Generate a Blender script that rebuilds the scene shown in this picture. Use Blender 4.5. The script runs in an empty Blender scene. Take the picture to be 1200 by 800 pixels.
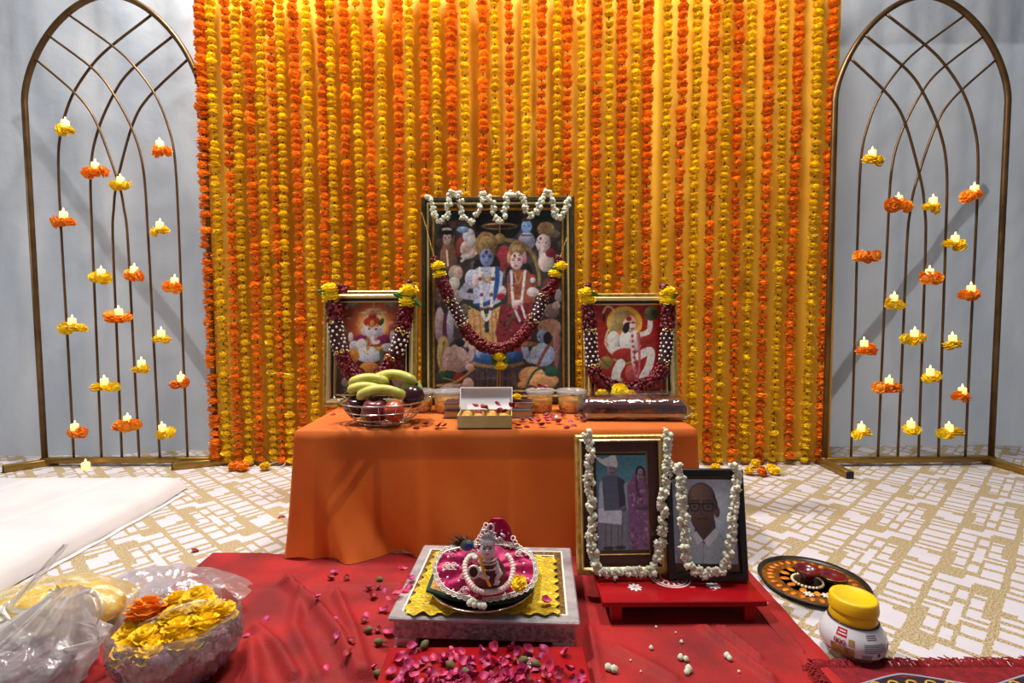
import bpy, bmesh, math, random
import numpy as np
from mathutils import Vector, Matrix, noise as mnoise
random.seed(7)
np.random.seed(7)
PI = math.pi
scene = bpy.context.scene
COL = scene.collection

# ------------------------------------------------------------------ camera
F_PX, CAM_H = 600.0, 0.71
PITCH, ROLL = math.radians(3.2), math.radians(0.3)
CAM_R = Matrix.Rotation(PI/2 - PITCH, 3, 'X') @ Matrix.Rotation(-ROLL, 3, 'Z')
cam_data = bpy.data.cameras.new('camera')
cam_data.sensor_width = 36.0
cam_data.lens = F_PX/1200*36.0
cam_data.clip_start = 0.05
camera = bpy.data.objects.new('camera', cam_data)
COL.objects.link(camera)
camera.matrix_world = Matrix.Translation((0, 0, CAM_H)) @ CAM_R.to_4x4()
scene.camera = camera

# ------------------------------------------------------------------ light
world = bpy.data.worlds.new('world'); scene.world = world
world.use_nodes = True
wb = world.node_tree.nodes['Background']
wb.inputs[0].default_value = (0.86, 0.93, 1.0, 1)
wb.inputs[1].default_value = 0.12

def area_light(name, loc, target, size, power, color, sy=None):
    d = bpy.data.lights.new(name, 'AREA')
    d.energy = power; d.color = color; d.size = size
    d.shape = 'RECTANGLE'; d.size_y = sy or size
    o = bpy.data.objects.new(name, d); COL.objects.link(o)
    o.location = loc
    o.rotation_euler = (Vector(target) - Vector(loc)).to_track_quat('-Z', 'Y').to_euler()
    return o
area_light('tent_lamp', (-1.25, 1.95, 3.3), (0.0, 1.6, 0.0), 0.26, 86, (1.0, 0.94, 0.86))
area_light('overhead_fill', (0.5, 1.36, 3.4), (0.3, 2.0, 0.3), 0.6, 70, (1.0, 0.94, 0.85))  # added soft fill from above, brightens the fronts and the curtain
area_light('side_lamp', (-3.1, 1.35, 1.25), (0.0, 1.7, 0.4), 0.7, 8, (1.0, 0.95, 0.90))       # lamp standing beside the mattress, out of frame
area_light('cloth_backlight', (-0.42, 2.27, 0.16), (-0.42, 1.4, 0.16), 0.07, 1.1, (1.0, 0.88, 0.70))   # added backlight hidden behind the table, glows through the cloth
sun_data = bpy.data.lights.new('outdoor_sun', 'SUN')      # low daylight on the outside of the tent wall
sun_data.energy = 0.80; sun_data.angle = math.radians(7); sun_data.color = (1.0, 0.98, 0.95)
sun = bpy.data.objects.new('outdoor_sun', sun_data); COL.objects.link(sun)
sun.rotation_euler = (Vector((0.10, -1.0, -0.22))).to_track_quat('-Z', 'Y').to_euler()
scene.view_settings.view_transform = 'Standard'
scene.view_settings.look = 'None'
scene.view_settings.gamma = 1.0
scene.view_settings.use_curve_mapping = False
scene.view_settings.exposure = 0.38

# ------------------------------------------------------------------ pixel -> place
CAM_P = Vector((0, 0, CAM_H))
def ray(px, py):
    return CAM_R @ Vector(((px-600)/F_PX, -(py-400)/F_PX, -1.0))
def on_z(px, py, z=0.0):
    d = ray(px, py); t = (z-CAM_H)/d.z
    return CAM_P + d*t
def on_y(px, py, y):
    d = ray(px, py); return CAM_P + d*(y/d.y)
def on_m(M, px, py, y0=0.0):
    """point where the pixel's ray meets local plane y=y0 of matrix M, in local coordinates"""
    Mi = M.inverted()
    p = Mi @ CAM_P; d = Mi.to_3x3() @ ray(px, py)
    return p + d*((y0-p.y)/d.y)

# ------------------------------------------------------------------ materials
def lin(c):
    r = []
    for x in c[:3]:
        x = x/255.0
        r.append(x/12.92 if x <= 0.04045 else ((x+0.055)/1.055)**2.4)
    return (r[0], r[1], r[2], 1.0)
MATS = {}
def mat(name, c, rough=0.6, metal=0.0, c2=None, scale=30.0, bump=0.0, bscale=None, sheen=0.0, spec=None,
        emit=None, estr=0.0, trans=0.0, rnd=0.0, coat=0.0, alpha=1.0, detail=4.0, stretch=None):
    m = bpy.data.materials.new(name); m.use_nodes = True
    nt = m.node_tree; N = nt.nodes; L = nt.links
    b = N['Principled BSDF']; out = N['Material Output']
    b.inputs['Roughness'].default_value = rough
    b.inputs['Metallic'].default_value = metal
    if spec is not None: b.inputs['Specular IOR Level'].default_value = spec
    if sheen:
        b.inputs['Sheen Weight'].default_value = sheen; b.inputs['Sheen Roughness'].default_value = 0.4
        b.inputs['Sheen Tint'].default_value = tuple(min(1, x*1.5+0.08) for x in lin(c)[:3])+(1,)
    if coat: b.inputs['Coat Weight'].default_value = coat; b.inputs['Coat Roughness'].default_value = 0.08
    if emit: b.inputs['Emission Color'].default_value = lin(emit); b.inputs['Emission Strength'].default_value = estr
    src = None
    tc = N.new('ShaderNodeTexCoord')
    coord = tc.outputs['Object']
    if stretch:
        mp = N.new('ShaderNodeMapping'); mp.inputs['Scale'].default_value = stretch
        L.new(coord, mp.inputs[0]); coord = mp.outputs[0]
    if c2:
        nz = N.new('ShaderNodeTexNoise'); nz.inputs['Scale'].default_value = scale; nz.inputs['Detail'].default_value = detail
        L.new(coord, nz.inputs['Vector'])
        cr = N.new('ShaderNodeValToRGB'); cr.color_ramp.elements[0].position = 0.35; cr.color_ramp.elements[1].position = 0.65
        cr.color_ramp.elements[0].color = lin(c); cr.color_ramp.elements[1].color = lin(c2)
        L.new(nz.outputs['Fac'], cr.inputs[0]); src = cr.outputs[0]
    if rnd:
        oi = N.new('ShaderNodeObjectInfo'); hs = N.new('ShaderNodeHueSaturation')
        mr = N.new('ShaderNodeMapRange'); mr.inputs['To Min'].default_value = 1-rnd; mr.inputs['To Max'].default_value = 1+rnd
        mh = N.new('ShaderNodeMapRange'); mh.inputs['To Min'].default_value = 0.5-rnd*0.05; mh.inputs['To Max'].default_value = 0.5+rnd*0.05
        L.new(oi.outputs['Random'], mr.inputs[0]); L.new(oi.outputs['Random'], mh.inputs[0])
        L.new(mr.outputs[0], hs.inputs['Value']); L.new(mh.outputs[0], hs.inputs['Hue'])
        if src: L.new(src, hs.inputs['Color'])
        else: hs.inputs['Color'].default_value = lin(c)
        src = hs.outputs[0]
    if src: L.new(src, b.inputs['Base Color'])
    else: b.inputs['Base Color'].default_value = lin(c)
    if bump:
        nb = N.new('ShaderNodeTexNoise'); nb.inputs['Scale'].default_value = bscale or scale; nb.inputs['Detail'].default_value = 5
        L.new(coord, nb.inputs['Vector'])
        bp = N.new('ShaderNodeBump'); bp.inputs['Strength'].default_value = bump; bp.inputs['Distance'].default_value = 0.004
        L.new(nb.outputs['Fac'], bp.inputs['Height']); L.new(bp.outputs[0], b.inputs['Normal'])
    sh = b.outputs[0]
    if trans:
        tr = N.new('ShaderNodeBsdfTranslucent'); mx = N.new('ShaderNodeMixShader'); mx.inputs[0].default_value = trans
        if src: L.new(src, tr.inputs[0])
        else: tr.inputs[0].default_value = lin(c)
        L.new(sh, mx.inputs[1]); L.new(tr.outputs[0], mx.inputs[2]); sh = mx.outputs[0]
    if alpha < 1:
        tp = N.new('ShaderNodeBsdfTransparent'); mx = N.new('ShaderNodeMixShader'); mx.inputs[0].default_value = alpha
        L.new(tp.outputs[0], mx.inputs[1]); L.new(sh, mx.inputs[2]); sh = mx.outputs[0]
    if sh is not b.outputs[0]: L.new(sh, out.inputs['Surface'])
    MATS[name] = m
    return m
def vcol_mat(name, rough=0.45, coat=0.0):
    m = bpy.data.materials.new(name); m.use_nodes = True
    N = m.node_tree.nodes; L = m.node_tree.links
    a = N.new('ShaderNodeAttribute'); a.attribute_name = 'print'
    L.new(a.outputs['Color'], N['Principled BSDF'].inputs['Base Color'])
    N['Principled BSDF'].inputs['Roughness'].default_value = rough
    N['Principled BSDF'].inputs['Coat Weight'].default_value = coat
    MATS[name] = m; return m
def film_mat(name, tint, gloss=0.25, milky=0.15, rough=0.12, bump=0.0, bscale=40):
    """thin clear plastic or glass: see-through, a glossy share and a milky share"""
    m = bpy.data.materials.new(name); m.use_nodes = True
    nt = m.node_tree; N = nt.nodes; L = nt.links; N.remove(N['Principled BSDF'])
    tp = N.new('ShaderNodeBsdfTransparent'); tp.inputs[0].default_value = (1, 1, 1, 1)
    gl = N.new('ShaderNodeBsdfGlossy'); gl.inputs['Roughness'].default_value = rough
    df = N.new('ShaderNodeBsdfDiffuse'); df.inputs[0].default_value = lin(tint)
    tr = N.new('ShaderNodeBsdfTranslucent'); tr.inputs[0].default_value = lin(tint)
    lw = N.new('ShaderNodeLayerWeight'); lw.inputs[0].default_value = 0.35
    a = N.new('ShaderNodeMixShader'); a.inputs[0].default_value = 0.5
    L.new(df.outputs[0], a.inputs[1]); L.new(tr.outputs[0], a.inputs[2])
    mm = N.new('ShaderNodeMixShader'); mm.inputs[0].default_value = milky
    L.new(tp.outputs[0], mm.inputs[1]); L.new(a.outputs[0], mm.inputs[2])
    mg = N.new('ShaderNodeMixShader')
    mu = N.new('ShaderNodeMath'); mu.operation = 'MULTIPLY_ADD'; mu.inputs[1].default_value = gloss; mu.inputs[2].default_value = gloss*0.25
    L.new(lw.outputs['Fresnel'], mu.inputs[0]); L.new(mu.outputs[0], mg.inputs[0])
    L.new(mm.outputs[0], mg.inputs[1]); L.new(gl.outputs[0], mg.inputs[2])
    if bump:
        nb = N.new('ShaderNodeTexNoise'); nb.inputs['Scale'].default_value = bscale; nb.inputs['Detail'].default_value = 5
        tc = N.new('ShaderNodeTexCoord'); L.new(tc.outputs['Object'], nb.inputs['Vector'])
        bp = N.new('ShaderNodeBump'); bp.inputs['Strength'].default_value = bump; bp.inputs['Distance'].default_value = 0.01
        L.new(nb.outputs['Fac'], bp.inputs['Height'])
        for s in (gl, df): L.new(bp.outputs[0], s.inputs['Normal'])
    L.new(mg.outputs[0], N['Material Output'].inputs['Surface'])
    MATS[name] = m; return m

# ------------------------------------------------------------------ mesh helpers
class G:
    def __init__(s): s.v = []; s.f = []
    def add(s, vs, fs, M=None):
        o = len(s.v)
        s.v += [tuple(M @ Vector(v)) if M else tuple(v) for v in vs]
        s.f += [tuple(i+o for i in f) for f in fs]
        return s
    def box(s, c, d, bev=0.0, M=None, seg=1):
        bm = bmesh.new(); bmesh.ops.create_cube(bm, size=1)
        bmesh.ops.scale(bm, vec=d, verts=bm.verts)
        if bev: bmesh.ops.bevel(bm, geom=bm.edges[:], offset=bev, segments=seg, affect='EDGES', profile=0.5)
        bmesh.ops.translate(bm, vec=c, verts=bm.verts)
        bm.verts.index_update()
        s.add([v.co[:] for v in bm.verts], [[v.index for v in f.verts] for f in bm.faces], M); bm.free()
        return s
    def lathe(s, prof, n=24, M=None, fn=None):
        vs = []; fs = []
        for r, z in prof:
            for i in range(n):
                a = 2*PI*i/n
                rr = r*(fn(a, z) if fn else 1)
                vs.append((rr*math.cos(a), rr*math.sin(a), z))
        k = len(prof)
        for j in range(k-1):
            for i in range(n):
                i2 = (i+1) % n
                fs.append((j*n+i, j*n+i2, (j+1)*n+i2, (j+1)*n+i))
        if prof[0][0] > 1e-5: fs.append(tuple(range(n))[::-1])
        if prof[-1][0] > 1e-5: fs.append(tuple((k-1)*n+i for i in range(n)))
        return s.add(vs, fs, M)
    def tube(s, path, r, n=8, closed=False, cap=True, M=None):
        P = [Vector(p) for p in path]; k = len(P)
        R = r if isinstance(r, (list, tuple)) else [r]*k
        vs = []; fs = []
        T = []
        for i in range(k):
            a = P[(i-1) % k] if (closed or i > 0) else P[i]
            b = P[(i+1) % k] if (closed or i < k-1) else P[i]
            t = (b-a); T.append(t.normalized() if t.length > 1e-9 else Vector((0, 0, 1)))
        up = Vector((0, 0, 1)) if abs(T[0].z) < 0.9 else Vector((1, 0, 0))
        u = T[0].cross(up).normalized()
        for i in range(k):
            u = (u - T[i]*u.dot(T[i])); u = u.normalized() if u.length > 1e-6 else T[i].orthogonal().normalized()
            w = T[i].cross(u)
            for j in range(n):
                a = 2*PI*j/n
                vs.append(P[i] + (u*math.cos(a) + w*math.sin(a))*R[i])
        kk = k if closed else k-1
        for i in range(kk):
            i2 = (i+1) % k
            for j in range(n):
                j2 = (j+1) % n
                fs.append((i*n+j, i*n+j2, i2*n+j2, i2*n+j))
        if cap and not closed:
            fs.append(tuple(range(n))[::-1]); fs.append(tuple((k-1)*n+j for j in range(n)))
        return s.add(vs, fs, M)
    def ball(s, c, r, nu=10, nv=6, M=None, fn=None):
        if not isinstance(r, (tuple, list)): r = (r, r, r)
        vs = []; fs = []
        for j in range(1, nv):
            p = PI*j/nv
            for i in range(nu):
                a = 2*PI*i/nu
                k = fn(a, p) if fn else 1.0
                vs.append((c[0]+r[0]*k*math.sin(p)*math.cos(a), c[1]+r[1]*k*math.sin(p)*math.sin(a), c[2]+r[2]*k*math.cos(p)))
        for j in range(nv-2):
            for i in range(nu):
                i2 = (i+1) % nu
                fs.append((j*nu+i, (j+1)*nu+i, (j+1)*nu+i2, j*nu+i2))
        t = len(vs); vs.append((c[0], c[1], c[2]+r[2])); vs.append((c[0], c[1], c[2]-r[2]))
        for i in range(nu):
            i2 = (i+1) % nu
            fs.append((t, i, i2)); fs.append((t+1, (nv-2)*nu+i2, (nv-2)*nu+i))
        return s.add(vs, fs, M)
    def sheet(s, fn, nu, nv, cu=False, cv=False, M=None):
        vs = []; fs = []
        for j in range(nv):
            for i in range(nu):
                vs.append(fn(i/(nu if cu else nu-1), j/(nv if cv else nv-1)))
        for j in range(nv if cv else nv-1):
            for i in range(nu if cu else nu-1):
                i2 = (i+1) % nu; j2 = (j+1) % nv
                fs.append((j*nu+i, j*nu+i2, j2*nu+i2, j2*nu+i))
        return s.add(vs, fs, M)
    def prism(s, pts, z0, z1, M=None):
        n = len(pts)
        vs = [(p[0], p[1], z0) for p in pts] + [(p[0], p[1], z1) for p in pts]
        fs = [tuple(range(n))[::-1], tuple(n+i for i in range(n))] + [(i, (i+1) % n, n+(i+1) % n, n+i) for i in range(n)]
        return s.add(vs, fs, M)
    def mesh(s, name, m, smooth=True, thick=0.0):
        me = bpy.data.meshes.new(name); me.from_pydata(s.v, [], s.f)
        if smooth: me.polygons.foreach_set('use_smooth', [True]*len(me.polygons))
        if m: me.materials.append(MATS[m] if isinstance(m, str) else m)
        me.update()
        return me
    def build(s, name, m, parent=None, smooth=True, M=None):
        return link(name, s.mesh(name, m, smooth), parent, M)

def link(name, me, parent=None, M=None):
    o = bpy.data.objects.new(name, me); COL.objects.link(o)
    if parent: o.parent = parent
    if M is not None: o.matrix_local = M
    return o
def tag(o, label, cat, group=None, kind=None):
    o['label'] = label; o['category'] = cat
    if group: o['group'] = group
    if kind: o['kind'] = kind
    return o
def thing(name, label, cat, M=None, group=None):
    o = bpy.data.objects.new(name, None); COL.objects.link(o)
    o.empty_display_size = 0.05
    if M is not None: o.matrix_world = M
    return tag(o, label, cat, group)
def struct(o): o['kind'] = 'structure'; return o
def T(x, y, z): return Matrix.Translation((x, y, z))
def RX(a): return Matrix.Rotation(a, 4, 'X')
def RY(a): return Matrix.Rotation(a, 4, 'Y')
def RZ(a): return Matrix.Rotation(a, 4, 'Z')
def SC(a, b=None, c=None):
    return Matrix.Diagonal((a, b if b is not None else a, c if c is not None else a, 1))
def rrot(): return Matrix.Rotation(random.uniform(0, 6.28), 4, Vector((random.gauss(0, 1), random.gauss(0, 1), random.gauss(0, 1))).normalized())
def nz(x, y, z=0.0): return mnoise.noise(Vector((x, y, z)))
def catmull(P, per=6, closed=False):
    P = [Vector(p) for p in P]; n = len(P); out = []
    for i in range(n if closed else n-1):
        if closed: a, b, c, d = P[(i-1) % n], P[i], P[(i+1) % n], P[(i+2) % n]
        else: a, b, c, d = P[max(i-1, 0)], P[i], P[i+1], P[min(i+2, n-1)]
        for k in range(per):
            t = k/per
            out.append(0.5*((2*b) + (c-a)*t + (2*a-5*b+4*c-d)*t*t + (3*b-a-3*c+d)*t**3))
    if not closed: out.append(P[-1])
    return out
def resample(P, step):
    out = [P[0].copy()]; acc = 0.0
    for a, b in zip(P[:-1], P[1:]):
        L = (b-a).length
        while acc + L >= step and L > 1e-9:
            t = (step-acc)/L; a = a.lerp(b, t); out.append(a.copy()); L = (b-a).length; acc = 0.0
        acc += L
    return out

# ------------------------------------------------------------------ palette
mat('marigold_orange', (250, 162, 34), 0.8, c2=(240, 126, 14), scale=60, rnd=0.16, trans=0.15)
mat('marigold_yellow', (255, 224, 36), 0.8, c2=(238, 192, 18), scale=60, rnd=0.13, trans=0.15)
mat('marigold_lemon', (255, 236, 40), 0.8, c2=(248, 214, 24), scale=60, trans=0.2)
mat('calyx_green', (62, 84, 26), 0.8)
mat('backdrop_yellow', (255, 204, 58), 0.75, c2=(255, 192, 46), scale=4, trans=0.08, bump=0.15, bscale=120)
mat('arch_metal', (112, 84, 52), 0.38, 0.75, c2=(92, 66, 40), scale=12)
mat('arch_gold', (150, 116, 52), 0.35, 0.7)
mat('rubber_black', (14, 14, 15), 0.6)
mat('candle_wax', (255, 232, 170), 0.5, emit=(255, 196, 92), estr=1.1)
mat('flame', (255, 220, 140), 0.5, emit=(255, 205, 110), estr=6)
mat('leaf_green', (40, 92, 34), 0.5, c2=(60, 118, 44), scale=20, trans=0.2)
mat('stem_string', (214, 200, 150), 0.8)

def tent_cloth():
    m = bpy.data.materials.new('tent_cloth'); m.use_nodes = True
    nt = m.node_tree; N = nt.nodes; L = nt.links; N.remove(N['Principled BSDF'])
    tc = N.new('ShaderNodeTexCoord')
    mp = N.new('ShaderNodeMapping'); mp.inputs['Scale'].default_value = (3, 3, 0.7); L.new(tc.outputs['Object'], mp.inputs[0])
    n1 = N.new('ShaderNodeTexNoise'); n1.inputs['Scale'].default_value = 1.6; n1.inputs['Detail'].default_value = 6; L.new(mp.outputs[0], n1.inputs['Vector'])
    cr = N.new('ShaderNodeValToRGB'); cr.color_ramp.elements[0].position = 0.3; cr.color_ramp.elements[1].position = 0.7
    cr.color_ramp.elements[0].color = lin((192, 200, 212)); cr.color_ramp.elements[1].color = lin((214, 217, 223))
    L.new(n1.outputs['Fac'], cr.inputs[0])
    n2 = N.new('ShaderNodeTexNoise'); n2.inputs['Scale'].default_value = 9; n2.inputs['Detail'].default_value = 8; L.new(tc.outputs['Object'], n2.inputs['Vector'])
    bp = N.new('ShaderNodeBump'); bp.inputs['Strength'].default_value = 0.35; bp.inputs['Distance'].default_value = 0.02; L.new(n2.outputs['Fac'], bp.inputs['Height'])
    d = N.new('ShaderNodeBsdfDiffuse'); t = N.new('ShaderNodeBsdfTranslucent'); mx = N.new('ShaderNodeMixShader'); mx.inputs[0].default_value = 0.5
    for s in (d, t): L.new(cr.outputs[0], s.inputs['Color']); L.new(bp.outputs[0], s.inputs['Normal'])
    L.new(d.outputs[0], mx.inputs[1]); L.new(t.outputs[0], mx.inputs[2]); L.new(mx.outputs[0], N['Material Output'].inputs['Surface'])
    MATS['tent_cloth'] = m
tent_cloth()

def carpet_mat():
    m = bpy.data.materials.new('carpet_print'); m.use_nodes = True
    nt = m.node_tree; N = nt.nodes; L = nt.links; b = N['Principled BSDF']
    def M(op, a, b_=None, c=None):
        n = N.new('ShaderNodeMath'); n.operation = op
        for i, x in enumerate((a, b_, c)):
            if x is None: continue
            if isinstance(x, (int, float)): n.inputs[i].default_value = x
            else: L.new(x, n.inputs[i])
        return n.outputs[0]
    tc = N.new('ShaderNodeTexCoord')
    nd = N.new('ShaderNodeTexNoise'); nd.inputs['Scale'].default_value = 60; L.new(tc.outputs['Object'], nd.inputs['Vector'])
    sp = N.new('ShaderNodeSeparateXYZ'); L.new(tc.outputs['Object'], sp.inputs[0])
    jit = M('MULTIPLY', M('SUBTRACT', nd.outputs['Fac'], 0.5), 0.008)
    X = M('ABSOLUTE', sp.outputs[0]); Y = sp.outputs[1]
    ca, sa = math.cos(math.radians(42)), math.sin(math.radians(42))
    u = M('ADD', M('ADD', M('MULTIPLY', X, ca), M('MULTIPLY', Y, sa)), jit)
    w = M('ADD', M('SUBTRACT', M('MULTIPLY', X, sa), M('MULTIPLY', Y, ca)), jit)
    PU, PW, UW = 0.425, 0.215, 12.3
    wr = M('DIVIDE', M('ADD', w, 0.319), PW)
    row = M('FLOOR', wr)
    wc = M('MULTIPLY', M('FRACT', wr), UW)
    uc = M('MULTIPLY', M('FRACT', M('ADD', M('SUBTRACT', M('DIVIDE', M('SUBTRACT', u, 1.341), PU), M('MULTIPLY', row, 0.567)), 64.0)), 24.0)
    # column of bars
    bars = [(5.6, 'block'), (1.0, 0), (1.1, 0), (2.1, 0), (2.7, 0), (2.1, 0), (1.1, 0), (1.0, 0)]
    gap = (24.0-sum(x for x, _ in bars))/8; z = 5.2-2.8; rects = []
    for k, (hgt, kind) in enumerate(bars):
        d = (0.15, 0.0, 0.25)[k % 3]
        if kind: rects += [(z, z+hgt-1.0, 2.0, 4.15), (z+1.0, z+hgt, 0.45, 2.3), (z+1.0, z+hgt-1.0, 0.45, 4.15)]
        else: rects.append((z, z+hgt, 0.45+d, 4.15-0.25+d))
        z += hgt+gap
    # column of crosses; each shape also stands turned half round about the cross
    half = [(-2.3, 0.0, 0.0, 3.7), (17.8, 20.9, 0.0, 2.1), (14.6, 16.9, 0.0, 2.1), (12.7, 13.5, 0.0, 3.0), (11.0, 11.9, 0.0, 2.1), (9.4, 11.9, 0.9, 2.1), (5.6, 8.6, 1.0, 2.1), (4.0, 4.7, 0.9, 2.1), (17.0, 20.0, 2.85, 3.8)]
    B0 = 5.1
    for (a0, a1, b0, b1) in half: rects += [(a0, a1, B0+b0, B0+b1), (24-a1, 24-a0, B0+6.6-b1, B0+6.6-b0)]
    rects += [(8.6, 15.4, B0+2.85, B0+3.8), (-0.6, 0.6, B0+2.7, B0+3.9)]
    full = []
    for (a0, a1, b0, b1) in rects:
        while a0 >= 24: a0 -= 24; a1 -= 24
        if a0 < 0: full += [(a0+24, 24.2, b0, b1), (-0.2, a1, b0, b1)]
        elif a1 > 24: full += [(a0, 24.2, b0, b1), (-0.2, a1-24, b0, b1)]
        else: full.append((a0, a1, b0, b1))
    rects = full
    acc = None
    for (a0, a1, b0, b1) in rects:
        r = M('MULTIPLY', M('COMPARE', uc, (a0+a1)/2, (a1-a0)/2), M('COMPARE', wc, (b0+b1)/2, (b1-b0)/2+0.13))
        acc = r if acc is None else M('MAXIMUM', acc, r)
    ng = N.new('ShaderNodeTexNoise'); ng.inputs['Scale'].default_value = 260; ng.inputs['Detail'].default_value = 3; L.new(tc.outputs['Object'], ng.inputs['Vector'])
    cg = N.new('ShaderNodeValToRGB'); cg.color_ramp.elements[0].position = 0.36; cg.color_ramp.elements[1].position = 0.66
    cg.color_ramp.elements[0].color = lin((126, 106, 74)); cg.color_ramp.elements[1].color = lin((206, 188, 150)); L.new(ng.outputs['Fac'], cg.inputs[0])
    nw = N.new('ShaderNodeTexNoise'); nw.inputs['Scale'].default_value = 14; nw.inputs['Detail'].default_value = 5; L.new(tc.outputs['Object'], nw.inputs['Vector'])
    cw = N.new('ShaderNodeValToRGB'); cw.color_ramp.elements[0].color = lin((194, 189, 199)); cw.color_ramp.elements[1].color = lin((212, 207, 217)); L.new(nw.outputs['Fac'], cw.inputs[0])
    mx = N.new('ShaderNodeMix'); mx.data_type = 'RGBA'
    L.new(acc, mx.inputs['Factor']); L.new(cg.outputs[0], mx.inputs['A']); L.new(cw.outputs[0], mx.inputs['B'])
    L.new(mx.outputs['Result'], b.inputs['Base Color']); b.inputs['Roughness'].default_value = 0.7
    bp = N.new('ShaderNodeBump'); bp.inputs['Strength'].default_value = 0.25; bp.inputs['Distance'].default_value = 0.002
    L.new(ng.outputs['Fac'], bp.inputs['Height']); L.new(bp.outputs[0], b.inputs['Normal'])
    MATS['carpet_print'] = m
carpet_mat()

# ------------------------------------------------------------------ setting
g = G(); g.box((0, 1.5, -0.02), (7.0, 8.0, 0.04))
struct(g.build('floor', 'carpet_print', smooth=False))['label'] = 'white carpet printed with a gold block lattice'

WALL_Y = 2.66
def wall_pt(u, v):
    x = -3.4 + 6.8*u; z = -0.0 + 3.0*v
    y = WALL_Y + 0.034*nz(x*1.6, z*0.35, 3) + 0.020*nz(x*5+z*1.4, z*1.2, 8) + 0.014*abs(nz(x*7-z*5, z*4, 2)) + 0.010*nz(x*14, z*0.6, 5)
    if x < -1.75: y -= 0.10*min(1, (-1.75-x)/0.25)*(1-0.25*v)
    y += 0.010*math.exp(-((z-1.22)/0.010)**2)
    return (x, y, z)
g = G(); g.sheet(wall_pt, 240, 130)
struct(g.build('wall_back', 'tent_cloth'))['label'] = 'white tent cloth wall behind the backdrop'
mat('pole_steel', (120, 122, 126), 0.5, 0.6)
for i, (a, b) in enumerate(((((60, 150)), ((262, 440))), (((1130, 225)), ((945, 465))))):
    A = on_y(a[0], a[1], WALL_Y+0.10); B = on_y(b[0], b[1], WALL_Y+0.10)
    d = (B-A).normalized()
    g = G(); g.tube([A-d*0.03, B+d*0.35], 0.034, 12)
    struct(g.build('trim_%d' % (i+1), 'pole_steel'))['label'] = 'steel tent brace standing behind the cloth wall'
# added unseen cloth layer behind the wall, darkens its upper part
A = on_y(1000, 68, WALL_Y+0.22)
g = G(); g.sheet(lambda u, v: (0.9+2.6*u, WALL_Y+0.2+0.02*math.sin(u*9), A.z+1.0*v), 30, 6)
struct(g.build('trim_3', 'tent_cloth'))['label'] = 'added cloth layer shading the upper tent wall'

# ------------------------------------------------------------------ marigolds
def marigold(rad, half, seed, npet=(11, 12, 11, 8, 5)):
    r = random.Random(seed); g = G()
    g.ball((0, 0, 0), (rad*0.72, rad*0.72, half*0.8), 9, 6)
    els = (-38, -8, 22, 50, 78)
    for n, el in zip(npet, els):
        e0 = math.radians(el)
        for i in range(n):
            a = 2*PI*(i+r.random()*0.7)/n; e = e0 + r.uniform(-0.14, 0.14)
            L = r.uniform(0.86, 1.10); wd = rad*0.34*r.uniform(0.8, 1.2)
            d = Vector((math.cos(a)*math.cos(e), math.sin(a)*math.cos(e), math.sin(e)))
            t = Vector((-math.sin(a), math.cos(a), 0)); nrm = d.cross(t)
            def pt(k, s, lift): 
                q = d*(rad*k) + t*(wd*s) + nrm*(lift*rad)
                return (q.x, q.y, q.z*half/rad)
            tw = r.uniform(-0.1, 0.1)
            g.add([pt(0.45, -0.5, 0), pt(0.45, 0.5, 0), pt(L*0.95, -1, 0.08+tw), pt(L, 0, -0.05), pt(L*0.95, 1, 0.08-tw), pt(0.8, 0, -0.06)],
                  [(0, 5, 2), (2, 5, 3), (3, 5, 4), (4, 5, 1), (0, 1, 5)])
    return g
MG_O = [marigold(0.0275, 0.021, i).mesh('marigold', 'marigold_orange', False) for i in range(5)]
MG_Y = [marigold(0.0245, 0.018, 20+i).mesh('marigold', 'marigold_yellow', False) for i in range(5)]

MG_L = [marigold(0.0245, 0.019, 40+i).mesh('marigold', 'marigold_lemon', False) for i in range(3)]
def bloom(parent, M, yellow, s=1.0, name='marigold_bloom'):
    return link(name, random.choice(MG_Y if yellow else MG_O), parent, M @ rrot() @ SC(s))

# ------------------------------------------------------------------ backdrop
A = on_z(243, 545); B = on_z(972, 544)
ax = (B-A); ax.z = 0; ax.normalize()
BM = Matrix.Translation(A) @ RZ(math.atan2(ax.y, ax.x))
def bx(px, py): return on_m(BM, px, py, 0.0)
xl, xr = bx(229, 190).x, bx(995, 190).x
def cloth_pt(u, v):
    x = xl + (xr-xl)*u; z = 2.42*v
    y = 0.078 + 0.010*math.sin(x*41+0.6*math.sin(x*7)) + 0.008*nz(x*12, z*0.5, 1) + 0.010*nz(x*3, z*0.8, 5)
    if v < 0.02: y -= 0.02
    return (x, y, z+0.002)
bd = thing('backdrop_curtain', 'yellow pleated curtain hung behind the marigold strings', 'curtain', BM)
g = G(); g.sheet(cloth_pt, 420, 40)
g.build('curtain_cloth', 'backdrop_yellow', bd)
g = G()
def pool(u, v):
    x = bx(878, 545).x + (bx(962, 545).x-bx(878, 545).x)*u
    a = v*2*PI; r = 0.020+0.006*nz(x*14, v*3)
    return (x, 0.062+r*0.6*math.cos(a), 0.022+r*math.sin(a)+0.003*nz(x*9, 4))
g.sheet(pool, 40, 12, cv=True); g.build('gathered_hem', 'backdrop_yellow', bd)

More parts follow.
